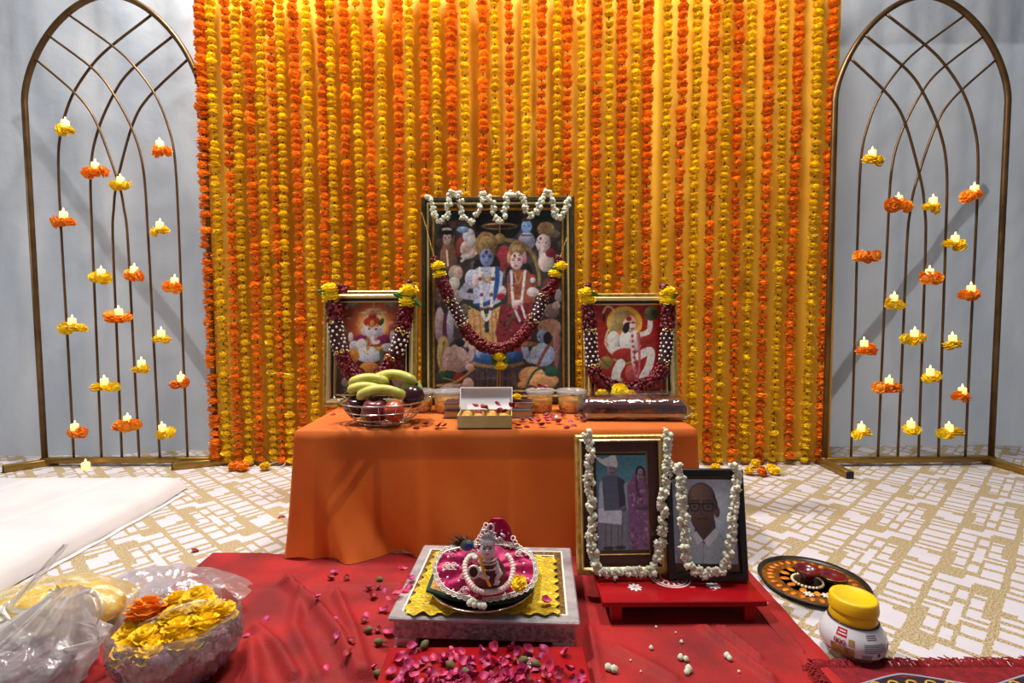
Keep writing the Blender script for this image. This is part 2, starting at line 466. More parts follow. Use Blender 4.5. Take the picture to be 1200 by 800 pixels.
STR = [239.7, 253.3, 268.7, 281.2, 294.5, 310, 321.3, 331.7, 347.5, 362.5, 380.3, 391.2, 405.8, 420.3, 435.5, 450.5, 467.5, 482.8, 500,
       513.8, 531.3, 545, 566, 581.7, 596.7, 617.5, 634, 652, 665.8, 680.3, 699.5, 712.5, 727.8, 743.7, 759, 779.7, 797.5, 815, 833.8,
       848.3, 863.7, 878.7, 897.8, 914.7, 932, 953.7, 970.8]
ENDS = {0: 538, 1: 544, 2: 546, 3: 541, 4: 542, 5: 542, 6: 543, 7: 547, 44: 537, 45: 548, 46: 546, 42: 552, 41: 551, 43: 547, 38: 547, 39: 547}
for i, px in enumerate(STR):
    yel = i % 2 == 1
    x = bx(px, 190).x; r = random.Random(100+i)
    zb = max(0.026, bx(px, ENDS.get(i, r.uniform(541, 547))).z+0.02)
    lab_ = 'string of %s marigolds hanging straight down the yellow curtain' % ('yellow' if yel else 'orange')
    if i == 0: lab_ = 'outermost orange marigold string, hanging over the post of the arch beside the mattress'
    if i == len(STR)-1: lab_ = 'outermost orange marigold string, hanging behind the arch post by the curtain edge'
    st = thing('marigold_string', lab_, 'garland',
               BM @ T(x, 0, 0), '%s marigold strings on the curtain' % ('yellow' if yel else 'orange'))
    ph = r.uniform(0, 6)
    def off(z): return 0.004*math.sin(z*2.2+ph)
    g = G(); g.tube([(off(z), 0, z) for z in np.linspace(zb, 2.40, 14)], 0.003, 5); g.build('thread', 'calyx_green', st)
    z = zb; big = r.uniform(0.94, 1.06)*(1.02 if i == 0 else 0.87)
    while z < 2.26:
        s = big*r.uniform(0.84, 1.14)
        M = T(off(z)+r.uniform(-.003, .003), r.uniform(-.004, .004), z) @ RZ(r.uniform(0, 6.28)) @ RX(r.uniform(-.25, .25)) @ SC(s, s, s*r.choice((1, 1, -1)))
        link('marigold_bloom', r.choice(MG_Y if yel else MG_O), st, M)
        z += (0.0315 if yel else 0.0350)*r.uniform(0.86, 1.18)*(1.0 if r.random() > 0.04 else 1.3)
# a few loose blooms at the foot of the curtain
for k, (px, py, yel) in enumerate(((277, 544, 0), (287, 545, 0), (293, 540, 1), (313, 544, 1), (883, 541, 1), (890, 550, 0), (901, 546, 1), (876, 549, 1), (836, 546, 1), (905, 549, 1))):
    p = on_z(px, py, 0.022)
    o = link('loose_marigold', random.choice(MG_Y if yel else MG_O), None, T(p.x, p.y-0.02, 0.021) @ RZ(k) @ RX(random.uniform(-.25, .25)))
    tag(o, 'loose %s marigold on the carpet at the foot of the curtain' % ('yellow' if yel else 'orange'), 'flower', 'loose marigolds under the curtain')
g = G()
p0 = on_z(246, 543); p1 = on_z(262, 547); p2 = on_z(330, 546)
g.tube(catmull([(p0.x, p0.y, 0.05), (p0.x+.02, p0.y-.02, 0.004), (p1.x, p1.y-.02, 0.003), ((p1.x+p2.x)/2, p2.y-0.035, 0.003), (p2.x, p2.y-.02, 0.003), (p2.x+.02, p2.y, 0.02)], 8), 0.0016, 6)
mat('white_plastic', (226, 226, 230), 0.4)
tag(g.build('light_string_wire', 'white_plastic'), 'thin white wire of a light string curling at the curtain foot', 'wire')

# ------------------------------------------------------------------ arches with candles
RODS = []
_A = on_z(53, 546); _B = on_z(254, 545); _d = _B-_A; _hw = _d.length/2
_M = Matrix.Translation((_A+_B)/2) @ RZ(math.atan2(_d.y, _d.x)); _M.translation.z = 0
_top = on_m(_M, 125, -6).z
for rod in ([(85.5, 541), (78, 400), (71, 283), (67, 190), (71, 150), (83, 112), (104, 79), (127, 55), (176, 17)],
            [(118, 541), (112, 400), (107, 280), (105, 200), (113, 154), (132, 110), (153, 81), (202, 41)],
            [(142, 541), (136, 400), (131, 280), (132, 245), (136, 213), (154, 146), (174, 112), (219, 69)]):
    q = [on_m(_M, *p_) for p_ in rod]
    RODS.append([(v.x/_hw, max(0, (v.z-0.03)/(_top-0.03))) for v in q])
def arch(base_l, base_r, hpx_top, foot_l, foot_r, label, where, clusters, grp):
    A = on_z(*base_l); B = on_z(*base_r)
    d = B-A; d.z = 0; hw = d.length/2; d.normalize()
    M = Matrix.Translation((A+B)/2) @ RZ(math.atan2(d.y, d.x)); M.translation.z = 0
    top = on_m(M, *hpx_top).z
    t = thing('metal_arch', label, 'arch', M)
    zs = top-hw*1.15; b0 = 0.03
    P = [(-hw, 0, b0), (-hw, 0, zs*0.5), (-hw, 0, zs)]
    ss = [math.sin(a) for a in np.linspace(0, PI/2, 22)[1:]]
    half = [(hw*max(0.0, 1-q_**1.6)**0.553, zs+(top-zs)*q_) for q_ in ss]
    P += [(-x_, 0, z_) for x_, z_ in half] + [(x_, 0, z_) for x_, z_ in half[-2::-1]]
    P += [(hw, 0, zs), (hw, 0, zs*0.5), (hw, 0, b0)]
    g = G(); g.tube(P, 0.0125, 12); g.build('outer_tube', 'arch_metal', t)
    # six crossing rods, three and their mirror images
    for k in range(6):
        sgn = 1 if k < 3 else -1
        Q = [(sgn*x*hw, 0.006*sgn, b0+(top-b0)*z) for x, z in RODS[k % 3]]
        g = G(); g.tube(catmull(Q, 5), 0.0052, 8); g.build('lattice_rod', 'arch_metal', t)
    g = G(); g.box((0, 0, 0.028), (2*hw+0.03, 0.026, 0.026), 0.003); g.build('base_bar', 'arch_gold', t)
    Mi = M.inverted()
    for sgn, fp in ((-1, foot_l), (1, foot_r)):
        e = Mi @ on_z(fp[0], fp[1]); s0 = Vector((sgn*hw, 0.0, 0)); dd = (e-s0); dd.z = 0; dd.normalize()
        L = min((Vector((e.x, e.y, 0))-s0).length, 0.34); ang = math.atan2(dd.y, dd.x)
        FM = T(sgn*hw, 0, 0.0165) @ RZ(ang)
        g = G(); g.box((L/2-0.02, 0, 0), (L+0.06, 0.034, 0.032), 0.003, FM); f = g.build('foot_bar', 'arch_gold', t)
        g = G(); g.box((L+0.011, 0, 0), (0.006, 0.032, 0.030), 0.002, FM); g.build('end_cap', 'rubber_black', f)
    for (px, py, yel, n, cdx) in clusters:
        p = on_m(M, px, py, -0.015)
        q = thing('marigold_candle', '%s marigolds with a small glowing candle tied on the arch %s' % ('yellow' if yel else 'orange', where), 'candle',
                  M @ T(p.x, -0.022, p.z), '%s marigold candles on the arch %s' % ('yellow' if yel else 'orange', grp))
        r = random.Random(int(px*7+py))
        for k in range(n):
            a = (k-(n-1)/2)
            bloom(q, T(a*0.036+r.uniform(-.003, .003), r.uniform(-.008, .004), r.uniform(-.006, .006)), yel, 1.12*r.uniform(.9, 1.15))
        if cdx is not None:
            Mc = T(cdx*0.0043, -0.004, 0.010) @ RY(r.uniform(-.1, .1))
            g = G(); g.lathe([(0.0145, 0), (0.0155, 0.004), (0.0155, 0.028), (0.0135, 0.031), (0.006, 0.028), (0.0, 0.028)], 16, Mc); c = g.build('wax_body', 'candle_wax', q)
            g = G(); g.lathe([(0.0, 0.028), (0.0032, 0.033), (0.0038, 0.037), (0.002, 0.044), (0.0, 0.048)], 8, Mc); g.build('flame', 'flame', c)
    return t
LC = [(78, 153, 1, 2, 1), (114, 202, 0, 3, 0), (144, 219, 1, 2, 0), (192, 177, 0, 2, -2), (75, 259, 0, 3, 2), (188, 271, 1, 2, 1), (118, 326, 1, 2, 3), (159, 323, 0, 2, 0),
      (203, 336, 0, 2, 3), (89, 383, 1, 3, -2), (141, 372, 0, 3, 1), (192, 397, 1, 2, -1), (166, 432, 1, 2, 2), (125, 453, 1, 3, 0), (211, 449, 0, 2, 3), (94, 506, 0, 2, -4),
      (151, 497, 0, 3, 0), (196, 507, 1, 2, -3)]
RC = [(1022, 188, 1, 2, -2), (1053, 241, 0, 3, -2), (1091, 243, 1, 2, 0), (1136, 229, 0, 2, 3), (1116, 287, 1, 2, 0), (1015, 301, 0, 3, None), (1090, 326, 0, 2, -3), (1132, 345, 0, 2, 3),
      (1048, 356, 1, 2, -3), (1069, 397, 1, 3, 0), (1114, 403, 1, 2, 0), (1014, 409, 0, 2, -3), (1090, 442, 1, 2, -2), (1037, 453, 0, 3, 2), (1124, 464, 0, 2, 1), (1008, 507, 1, 2, -1),
      (1067, 503, 1, 2, -2), (1111, 507, 1, 3, -1)]
arch((53, 546), (254, 545), (125, -6), (8, 553), (206, 550), 'bronze metal lattice arch standing beside the white mattress', 'beside the white mattress', LC, 'by the mattress')
arch((966, 546), (1161, 544), (1081, -5), (994, 560), (1215, 560), 'bronze metal lattice arch whose post stands in front of the curtain edge', 'by the curtain edge', RC, 'by the curtain edge')
p = on_z(118, 543)
q = thing('tea_light', 'small glowing tea light lying on the carpet under the arch', 'candle', T(p.x, p.y-0.085, 0))
g = G(); g.lathe([(0.016, 0.0), (0.017, 0.002), (0.017, 0.028), (0.014, 0.031), (0.0, 0.029)], 16, T(0, 0, 0.0)); g.build('wax_body', 'candle_wax', q)
g = G(); g.lathe([(0.0, 0.029), (0.0035, 0.034), (0.004, 0.039), (0.0, 0.049)], 8); g.build('flame', 'flame', q)

# ------------------------------------------------------------------ flat prints painted on a vertex grid
class Canvas:
    def __init__(s, x0, y0, x1, y1, k, bg):
        s.b = (x0, y0, x1, y1); s.nx = int((x1-x0)*k)+1; s.ny = int((y1-y0)*k)+1
        s.X, s.Y = np.meshgrid(np.linspace(x0, x1, s.nx), np.linspace(y0, y1, s.ny))
        s.C = np.ones((s.ny, s.nx, 3))*np.array(bg, float); s.f = lambda x, y: (x, y); s.k = 1.0
    def frame(s, ox, oy, sc):
        s.f = lambda x, y: (ox+x/sc, oy+y/sc); s.k = 1.0/sc; return s
    def _put(s, a, c, sh=None):
        col = np.ones_like(s.C)*np.array(c, float)
        if sh is not None: col = col*sh[..., None]
        s.C = s.C*(1-a[..., None]) + col*a[..., None]
    def E(s, cx, cy, rx, ry, c, rot=0, soft=0.9, sh=0.25, op=1.0):
        cx, cy = s.f(cx, cy); rx *= s.k; ry *= s.k
        dx, dy = s.X-cx, s.Y-cy; ca, sa = math.cos(rot), math.sin(rot)
        u = (dx*ca+dy*sa)/rx; v = (-dx*sa+dy*ca)/ry
        d = (np.sqrt(u*u+v*v)-1)*min(rx, ry)
        s._put(np.clip(0.5-d/soft, 0, 1)*op, c, 1-sh*np.clip(0.5*u+0.7*v, -1, 1)); return s
    def GL(s, cx, cy, r, c, p=2.0, op=1.0):
        cx, cy = s.f(cx, cy); r *= s.k
        q = np.exp(-(((s.X-cx)**2+(s.Y-cy)**2)/r**2)**(p/2)); s._put(q*op, c); return s
    def _seg(s, pts, close):
        d = np.full(s.X.shape, 1e9); n = len(pts)
        for i in range(n if close else n-1):
            ax_, ay = pts[i]; bx_, by = pts[(i+1) % n]
            vx, vy = bx_-ax_, by-ay; L = max(vx*vx+vy*vy, 1e-9)
            t = np.clip(((s.X-ax_)*vx+(s.Y-ay)*vy)/L, 0, 1)
            d = np.minimum(d, np.hypot(s.X-ax_-t*vx, s.Y-ay-t*vy))
        return d
    def P(s, pts, c, soft=0.9, op=1.0):
        pts = [s.f(*p) for p in pts]; d = s._seg(pts, True); ins = np.zeros(s.X.shape, bool); n = len(pts)
        for i in range(n):
            (x1, y1), (x2, y2) = pts[i], pts[(i+1) % n]
            if y1 == y2: continue
            ins ^= ((y1 > s.Y) != (y2 > s.Y)) & (s.X < (x2-x1)*(s.Y-y1)/(y2-y1)+x1)
        d = np.where(ins, -d, d); s._put(np.clip(0.5-d/soft, 0, 1)*op, c); return s
    def S(s, pts, w, c, soft=0.9, op=1.0):
        if len(pts) > 2: pts = [tuple(p)[:2] for p in catmull([(x, y, 0) for x, y in pts], 5)]
        d = s._seg([s.f(*p) for p in pts], False)-w*s.k/2
        s._put(np.clip(0.5-d/soft, 0, 1)*op, c); return s
    def grain(s, amt, sc=0.5, seed=0):
        r = np.random.RandomState(seed); g = np.zeros(s.X.shape)
        for o in (1, 2, 4):
            h, w = int(s.ny*sc/o)+3, int(s.nx*sc/o)+3
            t = r.rand(h, w); yy = np.linspace(0, h-2.01, s.ny); xx = np.linspace(0, w-2.01, s.nx)
            yi, xi = yy.astype(int), xx.astype(int); fy, fx = (yy-yi)[:, None], (xx-xi)[None]
            g += (t[yi][:, xi]*(1-fy)*(1-fx)+t[yi+1][:, xi]*fy*(1-fx)+t[yi][:, xi+1]*(1-fy)*fx+t[yi+1][:, xi+1]*fy*fx-0.5)
        s.C = s.C*(1+amt*g[..., None]); return s
    def speckle(s, n, r0, r1, seed, amp=0.5):
        rd = np.random.RandomState(seed)
        for _ in range(n):
            i, j = rd.randint(2, s.ny-2), rd.randint(2, s.nx-2); a, b = rd.uniform(r0, r1, 2); th = rd.uniform(0, 3.14); w = int(max(a, b))+2
            y0, y1, x0, x1 = max(0, i-w), min(s.ny, i+w+1), max(0, j-w), min(s.nx, j+w+1)
            yy, xx = np.mgrid[y0:y1, x0:x1]; dx, dy = xx-j, yy-i
            q = ((dx*math.cos(th)+dy*math.sin(th))/a)**2+((-dx*math.sin(th)+dy*math.cos(th))/b)**2
            k = np.clip(1.4-q, 0, 1)[..., None]; c = s.C[i, j]*rd.choice((1-amp, 1+amp))*rd.uniform(.85, 1.15)
            s.C[y0:y1, x0:x1] = s.C[y0:y1, x0:x1]*(1-k)+np.clip(c, 0, 255)*k
        return s
    def build(s, name, parent, xa, xb, z0, z1, y, m):
        me = bpy.data.meshes.new(name); nx, ny = s.nx, s.ny
        gx, gz = np.meshgrid(np.linspace(xa, xb, nx), np.linspace(z1, z0, ny))
        co = np.stack([gx, np.full_like(gx, y), gz], -1).reshape(-1, 3)
        i = np.arange(nx*ny).reshape(ny, nx)
        q = np.stack([i[1:, :-1], i[1:, 1:], i[:-1, 1:], i[:-1, :-1]], -1).reshape(-1, 4)
        me.from_pydata(co.tolist(), [], q.tolist())
        c = np.clip(s.C/255.0, 0, 1); c = np.clip(0.5+(c-0.46)*1.26, 0.01, 1); c = c*0.88+c.mean(-1, keepdims=True)*0.12; c = np.where(c <= 0.04045, c/12.92, ((c+0.055)/1.055)**2.4)
        at = me.color_attributes.new('print', 'FLOAT_COLOR', 'POINT')
        at.data.foreach_set('color', np.concatenate([c, np.ones(c.shape[:2]+(1,))], -1).reshape(-1).astype(np.float32))
        me.materials.append(MATS[m]); me.update()
        return link(name, me, parent)
vcol_mat('print_paper', 0.5, 0.0)

def print_rama():
    c = Canvas(507, 241, 663, 464, 1.4, (62, 54, 54)).frame(520, 250, 5.714)
    r = random.Random(3)
    for i in range(160):
        x, y = r.uniform(-80, 820), r.uniform(-60, 1230); q = r.choice(((104, 88, 76), (58, 52, 60), (128, 108, 92), (90, 80, 92), (44, 52, 46), (120, 88, 80)))
        c.E(x, y, r.uniform(14, 40), r.uniform(14, 46), q, r.uniform(0, 3), op=0.7)
    c.E(370, 60, 160, 130, (18, 15, 16), sh=0)
    c.E(60, 10, 90, 40, (22, 48, 42)).E(690, 20, 100, 50, (20, 56, 52))
    # left sages
    c.E(30, 290, 56, 90, (134, 92, 74)).E(110, 230, 28, 66, (140, 62, 50)).E(24, 170, 30, 42, (196, 168, 164)).E(22, 108, 34, 12, (220, 215, 210)).E(24, 128, 32, 16, (40, 32, 32))
    c.S([(20, 250), (28, 350)], 12, (216, 206, 204)).E(172, 240, 62, 62, (196, 170, 166)).E(170, 150, 42, 48, (184, 180, 196)).E(130, 110, 40, 22, (110, 140, 180)).E(190, 190, 30, 44, (214, 208, 210))
    c.S([(120, 320), (200, 250)], 20, (202, 180, 178)).S([(70, 150), (40, 300)], 14, (112, 92, 70)).E(150, 290, 36, 18, (214, 206, 204))
    for x, y in ((10, 162), (38, 162)): c.E(x, y, 5, 3, (30, 25, 30))
    c.E(80, 400, 50, 52, (150, 142, 134)).E(96, 400, 30, 40, (186, 158, 146)).E(70, 470, 38, 44, (188, 182, 176)).E(60, 560, 60, 60, (150, 140, 130))
    # right gods
    c.E(606, 110, 44, 84, (30, 26, 34)).E(560, 190, 58, 64, (150, 160, 190)).E(560, 92, 36, 46, (118, 152, 208)).E(556, 45, 30, 14, (90, 70, 60)).S([(530, 150), (600, 150)], 10, (90, 70, 60))
    for x in (546, 574): c.E(x, 88, 6, 3, (20, 20, 40))
    c.E(690, 110, 58, 50, (150, 122, 86)).E(672, 205, 50, 62, (206, 186, 190)).S([(660, 230), (655, 290), (680, 310)], 26, (212, 194, 198)).E(690, 330, 54, 66, (196, 180, 184)).E(720, 270, 34, 30, (140, 44, 70))
    c.E(654, 172, 7, 9, (130, 20, 30)).E(645, 200, 5, 4, (30, 25, 30)).E(690, 200, 5, 4, (30, 25, 30))
    # parasol, throne
    c.E(378, 88, 126, 23, (156, 132, 78)).E(378, 90, 108, 13, (66, 34, 32)).S([(378, 70), (378, 170)], 9, (150, 126, 74)).E(378, 172, 36, 36, (164, 138, 84)).E(378, 172, 22, 22, (190, 164, 110))
    c.S([(410, 178), (520, 200), (600, 280), (640, 400), (642, 480)], 24, (138, 120, 74)).E(405, 300, 52, 86, (152, 54, 68))
    # seated king
    c.E(232, 360, 34, 50, (34, 26, 30)).E(350, 350, 30, 60, (34, 26, 30)).E(288, 215, 78, 88, (142, 114, 76)).E(275, 146, 32, 22, (150, 124, 84)).E(288, 205, 48, 52, (168, 140, 92))
    c.P([(195, 385), (240, 360), (350, 360), (400, 400), (380, 620), (200, 640)], (172, 180, 208)).E(188, 440, 46, 64, (168, 178, 208)).E(215, 450, 24, 48, (202, 176, 186)).S([(170, 470), (120, 540), (200, 560)], 46, (158, 156, 178))
    c.E(290, 298, 46, 60, (124, 146, 200)).E(288, 262, 11, 13, (140, 22, 30)).E(288, 330, 14, 5, (150, 70, 90))
    for x in (268, 312): c.E(x, 292, 10, 4, (24, 26, 50)).S([(x-12, 280), (x+12, 280)], 4, (30, 30, 50))
    c.S([(290, 292), (290, 312)], 5, (150, 170, 215)).S([(240, 390), (290, 460), (345, 390)], 14, (170, 140, 84)).S([(255, 400), (290, 440), (330, 400)], 8, (206, 180, 110))
    c.S([(362, 370), (356, 480), (320, 590), (210, 620)], 30, (38, 86, 156)).P([(160, 645), (390, 600), (400, 800), (360, 960), (330, 960), (280, 830), (230, 940), (180, 860)], (200, 156, 102))
    for x in (200, 240, 320, 350): c.S([(x, 660), (x+10, 860)], 7, (158, 114, 70))
    c.S([(168, 600), (270, 650), (395, 600)], 24, (36, 68, 58)).P([(268, 640), (305, 640), (300, 800), (275, 800)], (36, 66, 56)).S([(170, 625), (280, 680), (395, 620)], 7, (196, 168, 96))
    c.S([(240, 370), (250, 500), (255, 640), (285, 715), (318, 640), (325, 500), (335, 370)], 21, (218, 214, 220))
    for p in ((253, 545), (320, 545), (254, 640), (318, 640), (244, 440), (332, 440)): c.E(p[0], p[1], 13, 13, (120, 70, 96))
    # consort
    c.E(440, 420, 26, 60, (36, 26, 30)).E(560, 400, 40, 60, (36, 26, 30)).E(498, 250, 60, 62, (138, 112, 78)).E(492, 200, 22, 18, (150, 124, 84)).E(498, 246, 36, 36, (164, 136, 92))
    c.P([(425, 410), (470, 380), (560, 380), (625, 450), (610, 600), (430, 610)], (152, 86, 62)).E(455, 430, 26, 50, (104, 62, 104)).E(600, 450, 26, 40, (150, 60, 52)).E(598, 530, 40, 32, (206, 186, 192)).E(395, 525, 26, 40, (202, 190, 200)).E(385, 560, 30, 24, (160, 44, 66)).E(600, 450, 18, 18, (160, 190, 208))
    c.E(490, 322, 43, 57, (216, 186, 186)).E(478, 287, 9, 11, (140, 22, 34)).E(490, 352, 12, 5, (170, 60, 70)).E(440, 300, 12, 40, (200, 160, 110)).E(545, 300, 16, 40, (196, 130, 150))
    for x in (470, 510): c.E(x, 316, 9, 4, (28, 22, 28)).S([(x-11, 305), (x+11, 305)], 3, (50, 34, 34))
    c.P([(385, 610), (600, 595), (590, 760), (540, 960), (390, 960), (345, 800)], (134, 46, 56))
    for i in range(40): c.E(r.uniform(380, 580), r.uniform(630, 930), 8, 14, r.choice(((110, 30, 44), (160, 70, 78), (96, 28, 40))), r.uniform(0, 3))
    c.S([(420, 610), (480, 650), (420, 760)], 14, (70, 90, 60))
    c.S([(455, 390), (460, 520), (468, 620)], 18, (216, 208, 214)).S([(548, 390), (530, 540), (520, 600)], 18, (216, 208, 214)).S([(480, 650), (510, 720)], 16, (206, 196, 204)).S([(520, 610), (548, 700)], 16, (206, 196, 204))
    c.S([(475, 400), (500, 470), (530, 400)], 10, (176, 140, 84)).E(500, 600, 36, 20, (212, 186, 186)).E(480, 630, 20, 16, (206, 130, 150))
    # lower half
    c.frame(480, 330, 5.714)
    c.E(600, 660, 240, 110, (76, 74, 82), sh=0)
    for i in range(26): x = r.uniform(430, 730); c.S([(x, r.uniform(580, 640)), (x+3, r.uniform(660, 740))], r.uniform(3, 10), r.choice(((112, 112, 122), (58, 56, 64), (92, 92, 104))), op=0.6)
    c.E(590, 545, 180, 34, (156, 134, 84)).E(590, 505, 186, 52, (44, 86, 156)).E(470, 470, 30, 40, (140, 160, 200)).E(590, 490, 120, 26, (60, 104, 172))
    c.E(200, 290, 36, 120, (194, 176, 192)).E(236, 320, 18, 110, (104, 46, 88)).E(270, 300, 24, 120, (150, 156, 176)).E(205, 250, 20, 40, (206, 190, 196)).E(330, 250, 40, 60, (140, 110, 80))
    c.E(225, 480, 44, 120, (196, 176, 118)).S([(230, 400), (200, 600)], 12, (160, 138, 84))
    c.E(305, 520, 92, 94, (184, 164, 164)).S([(300, 440), (390, 520), (420, 440)], 44, (190, 170, 168)).E(382, 402, 34, 38, (196, 176, 176)).E(338, 408, 32, 26, (34, 28, 30)).E(415, 440, 20, 34, (200, 180, 180))
    c.E(400, 570, 30, 26, (196, 176, 172)).E(262, 628, 64, 36, (30, 82, 68)).E(330, 640, 40, 36, (140, 44, 48)).S([(180, 690), (300, 670), (430, 580)], 14, (186, 160, 110)).E(390, 690, 40, 50, (196, 190, 196)).E(300, 710, 100, 30, (180, 174, 184)).S([(225, 640), (300, 660)], 7, (200, 170, 90))
    c.E(940, 310, 80, 60, (168, 138, 108)).E(985, 430, 22, 160, (148, 104, 98)).E(890, 490, 84, 80, (152, 178, 218)).S([(770, 440), (800, 520), (880, 520)], 44, (152, 178, 220)).S([(940, 420), (900, 480), (860, 560)], 22, (134, 76, 66)).E(892, 366, 38, 44, (136, 166, 216)).E(926, 380, 28, 42, (30, 26, 32))
    c.E(800, 420, 60, 18, (150, 110, 80)).E(820, 630, 90, 62, (204, 164, 112)).E(900, 660, 100, 46, (196, 156, 106)).E(950, 606, 50, 30, (34, 86, 72)).S([(790, 680), (850, 590), (960, 570)], 14, (44, 92, 78)).E(750, 690, 30, 22, (196, 160, 116)).E(955, 200, 50, 50, (150, 130, 130)).E(1000, 100, 24, 50, (180, 176, 184)).E(985, 165, 28, 28, (200, 186, 190))
    c.E(870, 372, 5, 3, (20, 20, 40)).E(372, 398, 4, 3, (40, 30, 30))
    return c.speckle(2200, 0.6, 2.0, 3, 0.13).grain(0.15, 0.55, 4)

def print_ganesha():
    c = Canvas(398, 351, 476, 472, 1.7, (74, 44, 42)).frame(395, 340, 6.67)
    c.GL(285, 270, 250, (150, 56, 30)).GL(285, 270, 170, (214, 112, 44)).GL(285, 270, 115, (246, 214, 150), 4)
    r = random.Random(9)
    for i in range(70): c.E(r.choice((r.uniform(20, 110), r.uniform(470, 540))), r.uniform(80, 800), r.uniform(6, 18), r.uniform(6, 16), r.choice(((130, 110, 92), (80, 66, 66), (150, 130, 120), (50, 40, 44))), r.uniform(0, 3), op=0.75)
    for x in (110, 150, 400, 440): c.E(x, 115, 30, 24, (124, 110, 104), op=0.8)
    c.E(285, 178, 98, 15, (206, 178, 140)).E(285, 160, 60, 16, (190, 160, 120)).S([(285, 90), (285, 150)], 8, (170, 140, 110))
    c.E(190, 385, 56, 36, (126, 32, 84)).E(370, 385, 60, 36, (126, 32, 84))
    c.E(110, 370, 20, 40, (206, 190, 196)).E(140, 440, 40, 44, (196, 190, 206)).E(195, 430, 44, 50, (200, 196, 212)).E(400, 450, 56, 34, (196, 192, 208)).E(432, 370, 20, 56, (200, 186, 196)).E(430, 280, 26, 30, (190, 90, 60)).E(425, 262, 24, 18, (214, 120, 90))
    c.E(255, 505, 104, 64, (198, 204, 224)).E(120, 520, 56, 62, (206, 130, 52), 0.5).E(255, 615, 78, 54, (208, 132, 58)).E(400, 540, 34, 40, (206, 150, 90)).E(150, 640, 70, 40, (120, 50, 44)).E(350, 640, 60, 40, (110, 50, 60))
    c.E(222, 320, 32, 40, (196, 180, 196)).E(336, 322, 30, 40, (196, 180, 196)).E(278, 315, 58, 66, (206, 200, 218)).E(275, 250, 66, 42, (168, 50, 34)).E(278, 205, 32, 22, (150, 46, 44)).E(278, 185, 42, 10, (190, 100, 80)).E(348, 250, 16, 30, (46, 84, 40), 0.4).S([(240, 275), (275, 295), (315, 270)], 10, (206, 170, 90))
    c.E(275, 262, 20, 26, (214, 130, 70)).S([(280, 330), (276, 385), (290, 412), (322, 404)], 30, (208, 202, 220)).E(252, 305, 9, 6, (40, 30, 40)).E(304, 305, 9, 6, (40, 30, 40)).S([(235, 380), (240, 470), (265, 420)], 14, (176, 148, 96)).E(330, 460, 32, 18, (206, 160, 80)).S([(345, 480), (350, 590)], 26, (90, 110, 100)).S([(200, 470), (250, 510)], 6, (170, 140, 90))
    c.E(290, 740, 260, 70, (64, 58, 66), op=0.8).E(90, 720, 50, 40, (130, 120, 116)).E(480, 700, 50, 60, (140, 126, 116))
    return c.speckle(700, 0.7, 1.8, 4, 0.12).grain(0.14, 0.6, 5)

def print_hanuman():
    c = Canvas(694, 353, 777, 466, 1.7, (160, 26, 22)).frame(670, 320, 4.2125)
    for k in range(22):
        a = 2*PI*k/22+0.1; c.S([(260+90*math.cos(a), 250+90*math.sin(a)), (260+260*math.cos(a), 250+260*math.sin(a))], 3.5, (196, 78, 60), op=0.55)
    c.E(262, 245, 90, 82, (226, 176, 56), sh=0).E(262, 248, 68, 62, (214, 120, 44), sh=0)
    c.S([(200, 400), (165, 350), (175, 290), (210, 240), (205, 180), (175, 165), (155, 195)], 10, (206, 190, 150)).E(158, 222, 7, 22, (40, 20, 20))
    c.E(215, 255, 34, 40, (176, 150, 92)).E(250, 210, 40, 30, (170, 146, 92)).E(250, 240, 40, 40, (164, 136, 84))
    c.S([(340, 305), (385, 285), (393, 225)], 26, (206, 202, 196)).E(400, 200, 38, 36, (88, 98, 62)).E(385, 190, 16, 20, (130, 130, 90)).E(415, 205, 16, 24, (60, 72, 48))
    c.E(205, 330, 34, 44, (206, 202, 198)).S([(205, 330), (190, 375), (235, 375)], 30, (206, 202, 198)).E(290, 335, 56, 62, (208, 204, 198)).S([(330, 300), (350, 350), (430, 345)], 16, (150, 36, 30)).E(370, 330, 30, 18, (150, 40, 32))
    c.E(265, 410, 70, 40, (152, 42, 32)).S([(205, 425), (265, 445), (325, 425)], 12, (150, 128, 66)).E(165, 440, 36, 32, (140, 120, 62)).S([(140, 420), (185, 465)], 5, (90, 76, 40))
    c.S([(240, 445), (220, 480), (212, 520)], 46, (210, 206, 200)).S([(330, 410), (390, 385), (385, 450), (352, 510)], 40, (210, 206, 200)).E(215, 525, 34, 14, (200, 190, 184)).E(350, 515, 26, 10, (200, 190, 184))
    c.E(290, 252, 34, 40, (220, 168, 156)).E(300, 268, 22, 18, (228, 196, 184)).E(284, 225, 14, 12, (170, 40, 40)).E(270, 270, 16, 28, (44, 30, 26), 0.3).E(285, 246, 6, 4, (30, 20, 20)).E(306, 244, 6, 4, (30, 20, 20)).E(300, 274, 10, 4, (150, 50, 50))
    c.S([(300, 300), (300, 420), (318, 520)], 16, (206, 186, 186)).S([(330, 300), (335, 420), (325, 520)], 12, (196, 90, 110))
    for k in range(9): c.E(300+k*2, 310+k*26, 7, 7, (170, 60, 80))
    c.E(290, 490, 30, 40, (186, 96, 100), op=0.7)
    c.E(330, 590, 140, 30, (60, 20, 20), op=0.7)
    return c.speckle(600, 0.7, 1.8, 5, 0.12).grain(0.12, 0.6, 6)

